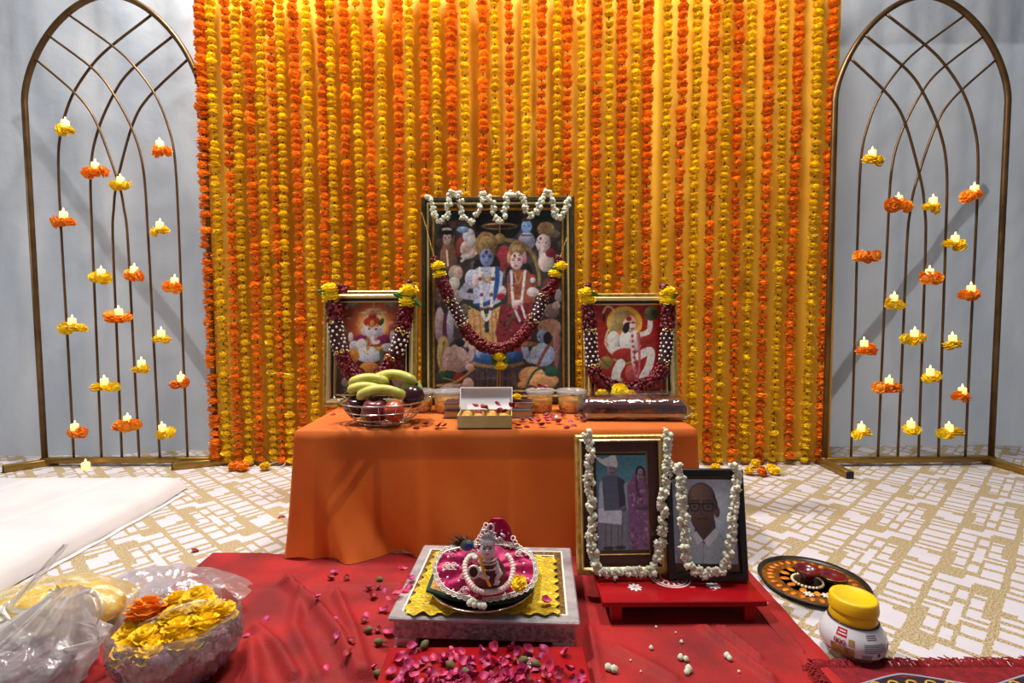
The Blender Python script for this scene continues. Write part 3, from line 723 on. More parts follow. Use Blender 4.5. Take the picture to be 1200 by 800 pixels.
def print_couple():
    c = Canvas(698, 533.5, 768, 643.5, 1.9, (78, 134, 154)).frame(680, 500, 4.21)
    c.GL(100, 560, 240, (92, 110, 132), 3, 0.8).GL(330, 200, 120, (70, 140, 160))
    c.P([(92, 275), (112, 255), (118, 410), (84, 395)], (160, 176, 192)).P([(80, 460), (232, 420), (222, 590), (90, 605)], (112, 118, 136))
    for x in (120, 150, 185, 205): c.S([(x, 450), (x-6, 590)], 9, (84, 88, 106), op=0.7)
    c.P([(82, 400), (205, 405), (200, 482), (82, 470)], (180, 194, 214)).P([(105, 250), (150, 238), (195, 245), (222, 265), (228, 410), (113, 414)], (84, 96, 118)).P([(185, 248), (222, 265), (226, 400), (192, 400)], (58, 64, 82)).S([(228, 290), (236, 390), (215, 410)], 22, (134, 148, 164))
    c.E(158, 212, 25, 34, (134, 130, 150)).E(150, 206, 4, 2.5, (50, 48, 62)).E(168, 206, 4, 2.5, (50, 48, 62)).S([(148, 226), (168, 226)], 4, (70, 66, 84)).S([(158, 208), (158, 218)], 3, (110, 104, 124))
    c.P([(68, 142), (110, 160), (140, 150), (176, 128), (190, 182), (184, 204), (150, 192), (130, 196), (95, 175)], (196, 212, 228)).E(130, 595, 28, 9, (46, 46, 60)).E(190, 592, 28, 9, (46, 46, 60))
    c.P([(285, 205), (312, 192), (332, 215), (350, 280), (370, 340), (370, 604), (236, 604), (238, 420), (234, 290), (262, 256)], (120, 84, 128))
    r = random.Random(5)
    for i in range(95):
        x, y = r.uniform(240, 368), r.uniform(260, 600); c.E(x, y, r.uniform(4, 10), r.uniform(4, 9), r.choice(((166, 128, 168), (98, 60, 104), (150, 112, 154))), r.uniform(0, 3), op=0.75)
    c.S([(290, 205), (284, 300), (300, 350)], 10, (84, 52, 84)).S([(322, 210), (335, 300), (365, 340)], 9, (88, 54, 88)).E(306, 242, 21, 33, (136, 116, 134)).S([(286, 236), (290, 210), (306, 200), (322, 212), (327, 240)], 10, (44, 34, 50))
    c.E(299, 238, 4, 2.5, (44, 34, 50)).E(314, 238, 4, 2.5, (44, 34, 50)).S([(299, 260), (313, 260)], 4, (96, 60, 80)).E(305, 222, 3, 3, (130, 40, 60)).E(308, 398, 40, 15, (96, 76, 100)).E(214, 405, 16, 14, (96, 92, 112))
    return c.grain(0.10, 0.7, 7)

def print_elder():
    c = Canvas(787.5, 561, 865, 661, 1.9, (150, 166, 188)).frame(775, 530, 5.0)
    c.GL(420, 250, 180, (170, 182, 198), 2, 0.7)
    c.P([(70, 660), (110, 560), (170, 485), (240, 470), (325, 450), (400, 530), (450, 610), (450, 660)], (138, 148, 160)).P([(195, 420), (320, 400), (325, 470), (245, 540), (190, 470)], (76, 60, 58))
    c.P([(172, 486), (200, 464), (243, 520), (205, 545)], (170, 178, 188)).P([(243, 520), (320, 445), (345, 475), (275, 560)], (166, 174, 184)).S([(243, 525), (236, 650)], 5, (108, 116, 128))
    c.E(335, 348, 18, 34, (92, 72, 66)).E(154, 350, 10, 28, (84, 66, 62)).E(243, 300, 84, 126, (96, 76, 70)).E(243, 262, 86, 86, (100, 80, 74)).E(243, 380, 74, 90, (90, 70, 66)).E(235, 240, 60, 55, (128, 106, 100), op=0.6)
    c.S([(318, 250), (334, 300), (332, 330)], 14, (58, 48, 48)).S([(162, 260), (156, 320)], 8, (66, 54, 54))
    for x0, x1 in ((168, 226), (248, 314)):
        c.S([(x0, 302), (x1, 300)], 8, (28, 24, 26)).S([(x0, 300), (x0+4, 335), (x0+28, 346), (x1-6, 338), (x1, 300)], 6, (30, 26, 28)).E((x0+x1)/2, 320, 9, 5, (34, 26, 26)).S([(x0+4, 286), (x1-4, 284)], 6, (52, 42, 42))
    c.S([(226, 308), (248, 308)], 6, (30, 26, 28)).S([(314, 306), (334, 318)], 6, (30, 26, 28)).S([(238, 320), (232, 362), (252, 366)], 7, (70, 54, 52)).S([(212, 394), (240, 390), (276, 392)], 6, (52, 36, 36)).S([(205, 372), (196, 396)], 4, (72, 56, 54)).S([(272, 370), (284, 396)], 4, (72, 56, 54))
    for x0 in (214, 270): c.P([(x0-6, 160), (x0+2, 160), (x0+36, 480), (x0+24, 480)], (190, 184, 182), op=0.0)
    return c.grain(0.08, 0.7, 8)

# ------------------------------------------------------------------ picture frames
mat('frame_gold', (214, 178, 96), 0.3, 0.6, c2=(168, 130, 62), scale=60, bump=0.3, bscale=160)
mat('frame_gold_bright', (246, 226, 160), 0.22, 0.55)
mat('frame_olive', (84, 72, 40), 0.45, 0.5, c2=(52, 42, 24), scale=90, bump=0.5, bscale=200)
mat('frame_black', (10, 10, 11), 0.30)
mat('mount_maroon', (64, 26, 22), 0.6, c2=(76, 32, 26), scale=20)
mat('board_back', (96, 66, 42), 0.8)
film_mat('frame_glass', (230, 235, 240), 0.06, 0.0, 0.04)
def ring(w, h, prof):
    g = G(); k = len(prof); vs = []
    for (ins, y) in prof:
        x = w/2-ins; vs += [(-x, y, ins), (x, y, ins), (x, y, h-ins), (-x, y, h-ins)]
    fs = []
    for j in range(k-1):
        for i in range(4):
            i2 = (i+1) % 4; fs.append((j*4+i, j*4+i2, (j+1)*4+i2, (j+1)*4+i))
    return g.add(vs, fs)
def picture_frame(name, label, M, w, h, rings, canvas, box, m='print_paper', glass_y=-0.006):
    """rings: (part name, material, profile); box: print extents in the frame plane"""
    t = thing(name, label, 'picture', M)
    for nm, mt, pr in rings: ring(w, h, pr).build(nm, mt, t, False)
    g = G(); g.box((0, 0.006, h/2), (w*0.985, 0.006, h*0.985)); g.build('backing_board', 'board_back', t, False)
    canvas.build('print', t, box[0], box[1], box[2], box[3], -0.001, m)
    g = G(); i = rings[-1][2][-1][0]*0.6
    g.add([(-w/2+i, glass_y, i), (w/2-i, glass_y, i), (w/2-i, glass_y, h-i), (-w/2+i, glass_y, h-i)], [(0, 1, 2, 3)]); g.build('glass_pane', 'frame_glass', t, False)
    return t
def frame_fit(px_bl, px_br, px_top, base_y, base_z, lean, yaw=0.0):
    """stand a frame on height base_z; width and height come from its pixels on that leaning plane"""
    c = ((px_bl[0]+px_br[0])/2, (px_bl[1]+px_br[1])/2)
    p = on_y(c[0], c[1], base_y)
    M = T(p.x, base_y, base_z) @ RZ(yaw) @ RX(-lean)
    w = on_m(M, *px_br).x - on_m(M, *px_bl).x; h = on_m(M, *px_top).z
    return M, w, h
def cbox(M, cv):
    a = on_m(M, cv.b[0], cv.b[1]); b = on_m(M, cv.b[2], cv.b[3]); return (a.x, b.x, b.z, a.z)

ZT = 0.37
MB_, wB, hB = frame_fit((495, 466), (674, 466), (584, 232), 1.885, ZT+0.0075, math.radians(4))
rg = [('outer_moulding', 'frame_olive', [(0, 0.012), (0, -0.018), (0.004, -0.024), (0.016, -0.024), (0.020, -0.016)]),
      ('gold_moulding', 'frame_gold_bright', [(0.020, -0.016), (0.022, -0.022), (0.027, -0.022), (0.029, -0.015)]),
      ('inner_moulding', 'frame_olive', [(0.029, -0.015), (0.036, -0.012), (0.040, -0.012)]),
      ('gold_lip', 'frame_gold', [(0.040, -0.012), (0.043, -0.014), (0.047, -0.008), (0.047, 0.0)])]
cv = print_rama()
picture_frame('framed_picture', 'large framed print of a blue king and his consort on a throne', MB_, wB, hB, rg, cv, cbox(MB_, cv))
ML_, wL, hL = frame_fit((380, 476), (489, 474), (433, 341), 1.845, ZT+0.0045, math.radians(5), math.radians(-3))
rg = [('outer_moulding', 'frame_gold', [(0, 0.012), (0, -0.014), (0.004, -0.018), (0.014, -0.018)]),
      ('gold_moulding', 'frame_gold_bright', [(0.014, -0.018), (0.018, -0.022), (0.026, -0.020), (0.029, -0.013)]),
      ('black_moulding', 'frame_black', [(0.029, -0.013), (0.038, -0.012)]), ('gold_lip', 'frame_gold_bright', [(0.038, -0.012), (0.041, -0.012), (0.043, 0.0)])]
cv = print_ganesha()
picture_frame('framed_picture', 'small gold framed print of an elephant headed god behind the fruit basket', ML_, wL, hL, rg, cv, cbox(ML_, cv))
MR_, wR, hR = frame_fit((684, 472), (794, 472), (735, 344), 1.845, ZT+0.0045, math.radians(5), math.radians(3))
cv = print_hanuman()
picture_frame('framed_picture', 'small gold framed print of a monkey god on red behind the wrapped book', MR_, wR, hR, rg, cv, cbox(MR_, cv))

# ------------------------------------------------------------------ table and cloth
TX0, TX1, TY0, TY1 = -0.632, 0.535, 1.475, 1.965
mat('table_wood', (70, 44, 26), 0.5, c2=(52, 32, 18), scale=8, stretch=(1, 8, 8))
mat('cloth_orange', (242, 132, 54), 0.8, c2=(234, 118, 44), scale=6, trans=0.40, sheen=0.1, bump=0.12, bscale=500)
mat('embroidery', (190, 84, 30), 0.8)
tb = thing('low_table', 'low wooden table with crossed braces under the orange cloth', 'table', T((TX0+TX1)/2, (TY0+TY1)/2, 0))
hw, hd = (TX1-TX0)/2, (TY1-TY0)/2
g = G(); g.box((0, 0, ZT-0.022), (2*hw-0.008, 2*hd-0.008, 0.030), 0.004); g.build('table_top', 'table_wood', tb, False)
for sx in (-1, 1):
    for sy in (-1, 1):
        g = G(); g.box((sx*(hw-0.09), sy*(hd-0.04), (ZT-0.037)/2), (0.034, 0.034, ZT-0.037), 0.003); g.build('leg', 'table_wood', tb, False)
for sy in (-1, 1):
    g = G(); g.box((0, sy*(hd-0.04), ZT-0.064), (2*hw-0.16, 0.02, 0.055), 0.003); g.build('apron', 'table_wood', tb, False)
    for sx in (-1, 1):
        for (x0, z0, x1, z1) in ((0.09, 0.10, 0.24, ZT-0.06), (0.09, 0.17, 0.19, ZT-0.06)):
            g = G(); g.tube([(sx*(hw-x0), sy*(hd-0.025), z0), (sx*(hw-x1), sy*(hd-0.025), z1)], 0.012, 6); g.build('brace', 'table_wood', tb, False)
        g = G(); g.box((sx*(hw-0.235), sy*(hd-0.025), ZT*0.5), (0.022, 0.02, ZT-0.08), 0.003); g.build('slat', 'table_wood', tb, False)

def perim(t):
    """point and outward normal along the rounded table outline; t in 0..1"""
    r = 0.012; W, D = TX1-TX0, TY1-TY0; Ls = [W, D, W, D]; tot = 2*(W+D); s = (t % 1.0)*tot
    cs = [(TX0, TY0), (TX1, TY0), (TX1, TY1), (TX0, TY1)]; dr = [(1, 0), (0, 1), (-1, 0), (0, -1)]
    for k in range(4):
        if s <= Ls[k] or k == 3:
            x = cs[k][0]+dr[k][0]*s; y = cs[k][1]+dr[k][1]*s; n = Vector((dr[k][1], -dr[k][0], 0))
            e = min(s, Ls[k]-s); q = 0.05
            if e < q:
                o = Vector(((dr[(k+1) % 4][1] if s > Ls[k]/2 else dr[k-1][1]), -(dr[(k+1) % 4][0] if s > Ls[k]/2 else dr[k-1][0]), 0))
                n = (n*(0.5+0.5*e/q) + o*(0.5-0.5*e/q)).normalized()
            return Vector((x, y, 0)), n, k, s, Ls[k]
        s -= Ls[k]
NP, NR = 460, 26
g = G(); vs = []
top = ZT+0.003
for j in range(NR+1):
    for i in range(NP):
        p, n, k, s, L = perim(i/NP); e = min(s, L-s)
        drop = 0.10 if k == 2 else ZT-0.002
        if k in (1, 3):
            back = (s/L if k == 1 else 1-s/L)
        d = j/NR; f = d**1.15
        corner = math.exp(-(e/0.075)**2)
        fl = 0.026 if k == 0 else 0.012
        wave = 0.016*math.sin(s*27+1.6*math.sin(s*8)+k*2+0.5*d)*(0.55+0.6*nz(s*2.6, k*7.7)) + 0.030*nz(s*6.0-0.35*d, k*3.1+d*0.9)
        if k == 0: wave += 0.024*math.exp(-((s-0.06-0.10*d*d)/0.035)**2) - 0.030*math.exp(-((s-0.15-0.14*d*d)/0.045)**2) + 0.020*math.exp(-((s-0.36)/0.018)**2) + 0.012*math.exp(-((s-0.62)/0.012)**2)
        off = f*(fl + 0.012*corner + wave*(1.0-0.5*corner)) + 0.004*min(1, j)
        z = top - drop*d + (0.010*max(0, math.sin(s*60))*math.exp(-((e-0.05)/0.06)**2)*d if k == 0 else 0)
        if j == 0: q = p - n*0.006; z = top
        elif j == 1: q = p + n*0.004; z = top-0.006
        else: q = p + n*off
        vs.append((q.x, q.y, max(0.0045, z)))
fs = []
for j in range(NR):
    for i in range(NP):
        i2 = (i+1) % NP; fs.append((j*NP+i, (j+1)*NP+i, (j+1)*NP+i2, j*NP+i2))
base = len(vs)
for i in range(NP):
    p, n, k, s, L = perim(i/NP); q = p-n*0.016; vs.append((q.x, q.y, top))
for i in range(NP): fs.append((i, (i+1) % NP, base+(i+1) % NP, base+i))
fs.append(tuple(base+i for i in range(NP)))
g.add(vs, fs)
tc_ = thing('tablecloth', 'orange cloth draped over the low table and down to the floor', 'tablecloth')
g.build('cloth', 'cloth_orange', tc_)
g = G()
bp_ = on_z(446, 499, ZT)
for rr in (0.128, 0.138, 0.143):
    c0 = bp_ + Vector((0.0, 0.0, 0))
    n = 64
    v = []; f = []
    for i in range(n):
        a = 2*PI*i/n
        for r_ in (rr, rr+0.0022): v.append((c0.x+r_*math.cos(a)*1.1, max(TY0+0.004, c0.y+r_*math.sin(a)*0.62), top+0.0004))
    f = [(2*i, 2*i+1, 2*((i+1) % n)+1, 2*((i+1) % n)) for i in range(n)]
    g.add(v, f)
g.build('embroidered_rings', 'embroidery', tc_)
ZT += 0.0035   # top of the cloth

# ------------------------------------------------------------------ garlands on the frames
mat('rose_dark', (134, 12, 30), 0.45, c2=(78, 4, 16), scale=70, rnd=0.05, trans=0.1)
mat('rope_dark', (52, 8, 14), 0.8)
mat('bead_white', (238, 228, 232), 0.4)
mat('bead_gold', (206, 166, 80), 0.3, 0.8)
mat('jasmine', (240, 240, 226), 0.65, c2=(226, 230, 204), scale=80, trans=0.2)
def petal_rope(path, r, seed, dens=1.0, size=0.0082):
    rd = random.Random(seed); g = G(); g.tube(path, r*0.8, 10)
    for p, q in zip(path[:-1], path[1:]):
        t = (q-p).normalized(); u = t.orthogonal().normalized(); w = t.cross(u)
        for k in range(int(8*dens)):
            a = rd.uniform(0, 6.28); pos = p.lerp(q, rd.random()) + (u*math.cos(a)+w*math.sin(a))*r*rd.uniform(0.82, 1.02)
            d = (u*math.cos(a)+w*math.sin(a)+t*rd.uniform(-.6, .6)).normalized()
            M = Matrix.Translation(pos) @ d.to_track_quat('Z', 'Y').to_matrix().to_4x4() @ RZ(rd.uniform(0, 6))
            s = size*rd.uniform(.7, 1.2); g.ball((0, 0, 0), (s, s*0.8, s*0.55), 6, 4, M)
    return g
def dot_rope(path, r):
    g = G(); g.tube(path, r*0.92, 10); h = G()
    for i, (p, q) in enumerate(zip(path[:-1], path[1:])):
        if i % 3: continue
        t = (q-p).normalized(); u = Vector((0, -1, 0)); u = (u-t*u.dot(t)).normalized(); w = t.cross(u)
        for k in range(7):
            a = 2*PI*(k+0.5*((i//3) % 2)+random.uniform(-.1, .1))/7; h.ball(p+(u*math.cos(a)+w*math.sin(a))*r*0.93+t*random.uniform(-.002, .002), r*random.uniform(0.12, 0.21), 6, 4)
    return g, h
def rose_garland(label, M, red, dots, yel, tips, leaves, rings_, r, y0, strings=(), grp='rose petal garlands on the gods pictures'):
    t = thing('rose_garland', label, 'garland', M, None)
    loc = lambda p: on_m(M, p[0], p[1], y0)
    for i, pts in enumerate(red):
        path = resample(catmull([loc(p) for p in pts], 8), 0.006)
        petal_rope(path, r, i+int(pts[0][0])).build('rose_petal_rope', 'rose_dark', t)
    for pts in dots:
        path = resample(catmull([loc(p) for p in pts], 8), 0.0052)
        a, b = dot_rope(path, r); a.build('dark_rope', 'rope_dark', t); b.build('white_beads', 'bead_white', t)['kind'] = 'stuff'
    for p in yel: link('marigold_bloom', random.choice(MG_L), t, Matrix.Translation(loc(p)+Vector((0, -0.004, 0))) @ RX(0.25) @ SC(r/0.0185, r/0.0185, r/0.021))
    for p in tips:
        g = G(); q = loc(p); rd = random.Random(int(p[0]))
        for k in range(12): g.ball((0, 0, 0), (r*0.5, r*0.42, r*0.2), 6, 4, Matrix.Translation(q+Vector((rd.uniform(-1, 1), rd.uniform(-.6, .6), rd.uniform(-1, 1)))*r*0.5) @ rrot())
        g.build('rose_tip', 'rose_dark', t)
    for p, a in leaves:
        g = G(); L = r*1.25; g.sheet(lambda u, v: ((u-0.5)*2*L, -0.004*math.sin(v*PI)-r*0.55, (v-0.5)*r*0.9*math.sin(PI*min(max(u, .04), .96))), 7, 4, M=Matrix.Translation(loc(p)) @ RY(a)); g.build('leaf', 'leaf_green', t)
    for p in rings_:
        g = G(); q = loc(p)+Vector((0, -r*0.9, 0)); g.tube([q+Vector((r*.24*math.cos(a), 0, r*.24*math.sin(a))) for a in np.linspace(0, 2*PI, 13)[:-1]], r*0.10, 6, closed=True); g.build('gold_ring', 'bead_gold', t)
    for pts in strings:
        g = G(); path = resample(catmull([loc(p)+Vector((0, r*0.3, 0)) for p in pts], 6), 0.0055)
        for q in path: g.ball(q, 0.0026, 6, 4)
        g.tube(path, 0.0009, 4); g.build('bead_string', 'bead_gold', t)
    return t
fa = lambda x, y: (480+x/5.714, 210+y/5.714); fb = lambda x, y: (480+x/5.714, 330+y/5.714)
rose_garland('burgundy rose garland with yellow marigolds looped across the large framed print', MB_,
    [[fa(200, 665), fa(245, 740), fb(262, 110)], [fb(362, 300), fb(420, 380), fb(500, 432), fb(600, 452), fb(690, 420), fb(760, 350), fb(828, 272)], [fa(985, 660), fa(945, 735), fb(898, 96)]],
    [[fb(262, 110), fb(312, 200), fb(362, 300)], [fb(898, 96), fb(872, 180), fb(828, 272)]],
    [fa(192, 580), fa(200, 635), fa(1012, 580), fa(975, 630), fb(600, 495), fb(608, 555)], [fa(166, 540), fa(1005, 535)], [(fa(200, 612), -0.3), (fa(985, 610), 0.4), (fb(570, 540), 1.0), (fb(640, 540), -1.0)],
    [fb(260, 132), fb(300, 125), fb(356, 292), fb(392, 268), fb(880, 92), fb(918, 108), fb(845, 268), fb(806, 230)], 0.0205, -0.045,
    [[fa(80, 225), fa(115, 340), fa(162, 520)], [fa(1062, 370), fa(1035, 440), fa(1010, 520)], [fb(592, 580), fb(588, 660), fb(584, 750)], [fb(606, 580), fb(606, 660), fb(604, 750)]])
fl = lambda x, y: (370+x/4.2077, 320+y/4.2077)
rose_garland('burgundy rose garland hung over the elephant headed god print', ML_,
    [[fl(82, 140), fl(92, 190), fl(95, 245)], [fl(128, 400), fl(155, 460), fl(205, 520), fl(270, 548), fl(320, 515), fl(362, 455), fl(388, 415)], [fl(446, 165), fl(440, 220), fl(426, 285)]],
    [[fl(95, 245), fl(105, 320), fl(128, 400)], [fl(426, 285), fl(412, 350), fl(388, 415)]],
    [fl(75, 78), fl(78, 118), fl(462, 86), fl(455, 138)], [fl(130, 78), fl(468, 62)], [(fl(55, 98), 0.2), (fl(425, 115), 0.3), (fl(490, 140), 0.6)],
    [fl(92, 242), fl(115, 395), fl(142, 385), fl(416, 280), fl(440, 294), fl(388, 426), fl(360, 410)], 0.0265, -0.046)
fr = lambda x, y: (670+x/4.2125, 320+y/4.2125)
rose_garland('burgundy rose garland hung over the monkey god print', MR_,
    [[fr(80, 155), fr(84, 210), fr(90, 280)], [fr(106, 468), fr(135, 525), fr(200, 560), fr(290, 572), fr(375, 545), fr(430, 500), fr(456, 455)], [fr(474, 155), fr(474, 210), fr(472, 280)]],
    [[fr(90, 280), fr(96, 370), fr(106, 468)], [fr(472, 280), fr(468, 370), fr(456, 455)]],
    [fr(70, 96), fr(78, 134), fr(474, 94), fr(474, 134)], [fr(75, 68), fr(460, 72)], [(fr(95, 100), 0.3), (fr(490, 120), -0.4), (fr(185, 590), 1.2)],
    [fr(80, 285), fr(104, 288), fr(98, 458), fr(122, 455), fr(458, 282), fr(484, 284), fr(460, 445)], 0.0235, -0.044)
for (x, y, s) in ((150, 604, 0.95), (236, 588, 1.25), (290, 604, 0.8)):
    p = on_y(*fr(x, y), 1.735)
    o = link('loose_marigold', random.choice(MG_L), None, T(p.x, 1.735, max(ZT+0.019*s, p.z)) @ RX(1.2) @ SC(s))
    tag(o, 'yellow marigold resting behind the wrapped book below the monkey god print', 'flower', 'marigolds below the monkey god print')

# jasmine
def jas_mesh(seed):
    r = random.Random(seed); g = G(); ph = r.uniform(0, 6)
    g.ball((0, 0, 0), (1, 1, 0.9), 10, 6, fn=lambda a, p: 0.82+0.24*math.cos(5*a+ph)*math.sin(p)**2+0.12*math.cos(3*p))
    g.ball((0, 0, -0.9), (0.35, 0.35, 0.5), 6, 4)
    return g.mesh('jasmine_bloom', 'jasmine')
JAS = [jas_mesh(i) for i in range(4)]
def jasmine_garland(label, M, pts, width, size, y0, seed, per=2, cat='garland'):
    rd = random.Random(seed); t = thing('jasmine_garland', label, cat, M)
    path = resample(catmull([on_m(M, p[0], p[1], y0) for p in pts], 8), size*1.15)
    g = G(); g.tube(path, 0.0022, 5); g.build('thread', 'stem_string', t)
    for i, p in enumerate(path):
        for k in range(per):
            a = rd.uniform(0, 6.28); d = Vector((math.cos(a), -abs(rd.gauss(0.2, .4)), math.sin(a)))*width*rd.uniform(.35, 1)
            s = size*rd.uniform(.75, 1.2)
            link('jasmine_bloom', rd.choice(JAS), t, Matrix.Translation(p+d) @ rrot() @ SC(s))
    return t
pts = [fa(*q) for q in [(125, 105), (148, 170), (168, 245), (205, 285), (250, 240), (262, 165), (272, 105), (325, 105), (342, 180), (358, 250), (410, 292), (452, 230), (474, 165), (487, 108), (540, 130), (565, 200), (582, 265),
      (628, 265), (650, 190), (655, 105), (742, 110), (772, 190), (805, 242), (850, 225), (875, 155), (895, 100), (948, 105), (966, 180), (988, 262), (1030, 240), (1050, 180), (1056, 108)]]
jasmine_garland('white jasmine garland draped in scallops along the top of the large framed print', MB_, pts, 0.010, 0.0092, -0.036, 5, 2)

# ------------------------------------------------------------------ fruit basket
mat('chrome', (206, 200, 190), 0.18, 1.0)
mat('banana', (206, 196, 96), 0.5, c2=(158, 160, 62), scale=22, coat=0.1)
mat('banana_tip', (70, 62, 30), 0.7)
mat('apple_dark', (70, 14, 24), 0.25, c2=(40, 6, 14), scale=18, coat=0.3)
mat('apple_plum', (112, 40, 52), 0.3, c2=(86, 22, 36), scale=16, coat=0.3)
mat('apple_orange', (186, 76, 44), 0.3, c2=(150, 44, 30), scale=14, coat=0.3)
mat('guava', (146, 180, 92), 0.4, c2=(168, 198, 120), scale=12, coat=0.2)
mat('fruit_stem', (70, 50, 30), 0.8)
bc = on_z(444, 500, ZT); BC = Vector((bc.x, 1.575, ZT))
bk = thing('fruit_basket', 'chrome wire fruit basket on the orange tablecloth', 'basket', Matrix.Translation(BC))
def circ(r, z, n=48): return [(r*math.cos(2*PI*i/n), r*math.sin(2*PI*i/n), z) for i in range(n)]
prof_b = [(0.070, 0.0022), (0.078, 0.006), (0.098, 0.022), (0.116, 0.044), (0.128, 0.070)]
for (r, z), tk in zip(prof_b, (0.0022, 0.0018, 0.0018, 0.0018, 0.0026)):
    g = G(); g.tube(circ(r, z), tk, 8, closed=True); g.build('wire_hoop', 'chrome', bk)
for i in range(16):
    a = 2*PI*(i+.3)/16
    g = G(); g.tube(catmull([(r*math.cos(a), r*math.sin(a), z) for r, z in [(0.0, 0.004), (0.04, 0.004)]+prof_b], 4), 0.0014, 6); g.build('wire_rib', 'chrome', bk)
for s in (-1, 1):
    g = G(); g.tube(catmull([(s*0.126, -0.030, 0.070), (s*0.146, -0.024, 0.082), (s*0.152, 0, 0.086), (s*0.146, 0.024, 0.082), (s*0.126, 0.030, 0.070)], 6), 0.0024, 8); g.build('handle', 'chrome', bk)
def round_fruit(name, label, m, c, r, kind=0, rot=None):
    t = thing(name, label, 'fruit', Matrix.Translation(BC+Vector(c)) @ (rot or Matrix()))
    if kind == 0: prof = [(0, -0.82), (0.25, -0.92), (0.5, -0.9), (0.82, -0.6), (1.0, -0.05), (0.95, 0.4), (0.7, 0.75), (0.4, 0.86), (0.18, 0.78), (0.0, 0.62)]
    else: prof = [(0, -0.9), (0.3, -0.88), (0.65, -0.7), (0.9, -0.3), (0.96, 0.05), (0.85, 0.45), (0.6, 0.8), (0.35, 1.0), (0.15, 1.06), (0, 1.05)]
    P = catmull([(a, 0, b) for a, b in prof], 3)
    g = G(); g.lathe([(max(0, p.x)*r, p.z*r) for p in P], 24); g.build('fruit_body', m, t)
    g = G(); g.tube([(0, 0, r*0.58), (0.003, 0, r*0.8), (0.006, 0.002, r*1.02)], 0.0018, 6); g.build('stem', 'fruit_stem', t)
    return t
round_fruit('apple', 'dark maroon apple at the rim of the basket beside the guava', 'apple_dark', (0.094, -0.022, 0.083), 0.034, 0, RX(-0.7) @ RY(0.3))
round_fruit('apple', 'dark maroon apple under the cut ends of the bananas', 'apple_dark', (-0.078, -0.024, 0.054), 0.034, 0, RX(0.4))
round_fruit('apple', 'purple red apple in the middle of the basket front', 'apple_plum', (-0.012, -0.058, 0.049), 0.039, 0, RX(0.3) @ RZ(1))
round_fruit('pear', 'red and orange pear leaning in the basket front', 'apple_orange', (0.045, -0.070, 0.046), 0.033, 1, RY(0.45) @ RX(-0.2))
round_fruit('guava', 'pale green guava behind the dark apple', 'guava', (0.080, 0.030, 0.092), 0.037, 1, RX(1.2))
round_fruit('guava', 'pale green guava low in the basket', 'guava', (-0.040, -0.025, 0.036), 0.030, 1, RX(1.2))
def banana(label, c, L, ang, tilt, bend, r=0.0185):
    t = thing('banana', label, 'banana', Matrix.Translation(BC+Vector(c)) @ RZ(ang) @ RX(tilt), 'bananas in the fruit basket')
    P = []; R = []
    for i in range(17):
        s = i/16; a = (s-0.5)*bend
        P.append((L*math.sin(a)/bend*1.0, 0, L*(math.cos(a)-1)/bend)); e = min(s, 1-s)
        R.append(r*min(1, 0.36+(e*5.0)**0.8) if e > 0.001 else r*0.26)
    g = G(); g.tube(P, R, 7); g.build('peel', 'banana', t)
    for k in (0, -1):
        q = Vector(P[k]); d = (q-Vector(P[1 if k == 0 else -2])).normalized()
        g = G(); g.tube([q-d*0.004, q+d*(0.012 if k == 0 else 0.004)], [r*0.36, r*0.26], 7); g.build('peel_tip', 'banana_tip', t)
banana('spotted yellow banana lying lowest across the front of the bunch', (0.004, -0.056, 0.110), 0.168, 0.02, 0.50, 1.75, 0.0165)
banana('short pale banana half hidden under the bunch', (-0.050, -0.030, 0.115), 0.115, 0.05, 0.45, 1.3, 0.0155)
banana('greenish banana on top of the bunch towards the elephant god print', (0.026, 0.016, 0.146), 0.165, -0.22, 0.30, 1.5, 0.0165)
banana('pale yellow banana at the cut end of the bunch', (-0.044, -0.010, 0.138), 0.130, 0.14, 0.35, 1.4, 0.0160)

# ------------------------------------------------------------------ tubs of food
film_mat('tub_plastic', (236, 236, 236), 0.22, 0.05, 0.06)
film_mat('lid_plastic', (240, 240, 240), 0.45, 0.32, 0.12)
mat('sweet_golden', (232, 172, 60), 0.5, c2=(206, 130, 34), scale=40, coat=0.3)
def tub(px, py, label, y, r=0.049, h=0.072):
    p = on_y(px, py, y); r_ = random.Random(int(px))
    t = thing('food_tub', label, 'tub', T(p.x, y, ZT))
    g = G(); g.lathe([(0, 0.0008), (r*0.80, 0.0008), (r*0.82, 0.003), (r*0.93, h*0.86), (r*0.94, h), (r*0.92, h), (r*0.90, h*0.86), (r*0.79, 0.004), (0, 0.003)], 32); g.build('tub_wall', 'tub_plastic', t)
    g = G(); g.lathe([(r*0.97, h-0.006), (r*1.0, h-0.004), (r*1.0, h+0.003), (r*0.95, h+0.004), (r*0.90, h+0.001), (0, h+0.001)], 32); g.build('lid', 'lid_plastic', t)
    g = G(); g.lathe([(0, 0.0045), (r*0.77, 0.005), (r*0.86, h*0.62), (r*0.5, h*0.66), (0, h*0.66)], 20)
    for k in range(70):
        a = r_.uniform(0, 6.28); zz = r_.uniform(0.12, 0.68)*h; rr = r*(0.79+0.10*zz/h)*(1 if zz < h*0.6 else r_.uniform(0.1, 0.9))
        g.ball((0, 0, 0), (0.0075, 0.0055, 0.0035), 6, 4, T(rr*0.9*math.cos(a), rr*0.9*math.sin(a), zz) @ rrot())
    g.build('golden_sweet', 'sweet_golden', t)['kind'] = 'stuff'
    return t
tub(633, 483, 'clear tub of golden sweets with rose petals on its lid', 1.735)
tub(669, 483, 'clear tub of golden sweets beside the wrapped book', 1.725, 0.050)
tub(493, 482, 'clear tub of golden sweets half behind the fruit basket', 1.745, 0.046)
tub(524, 482, 'clear tub of golden sweets with a lilac wrapper leaning on it', 1.735)
mat('lilac_wrap', (156, 136, 186), 0.4, c2=(196, 184, 210), scale=30)
p = on_y(540, 468, 1.690)
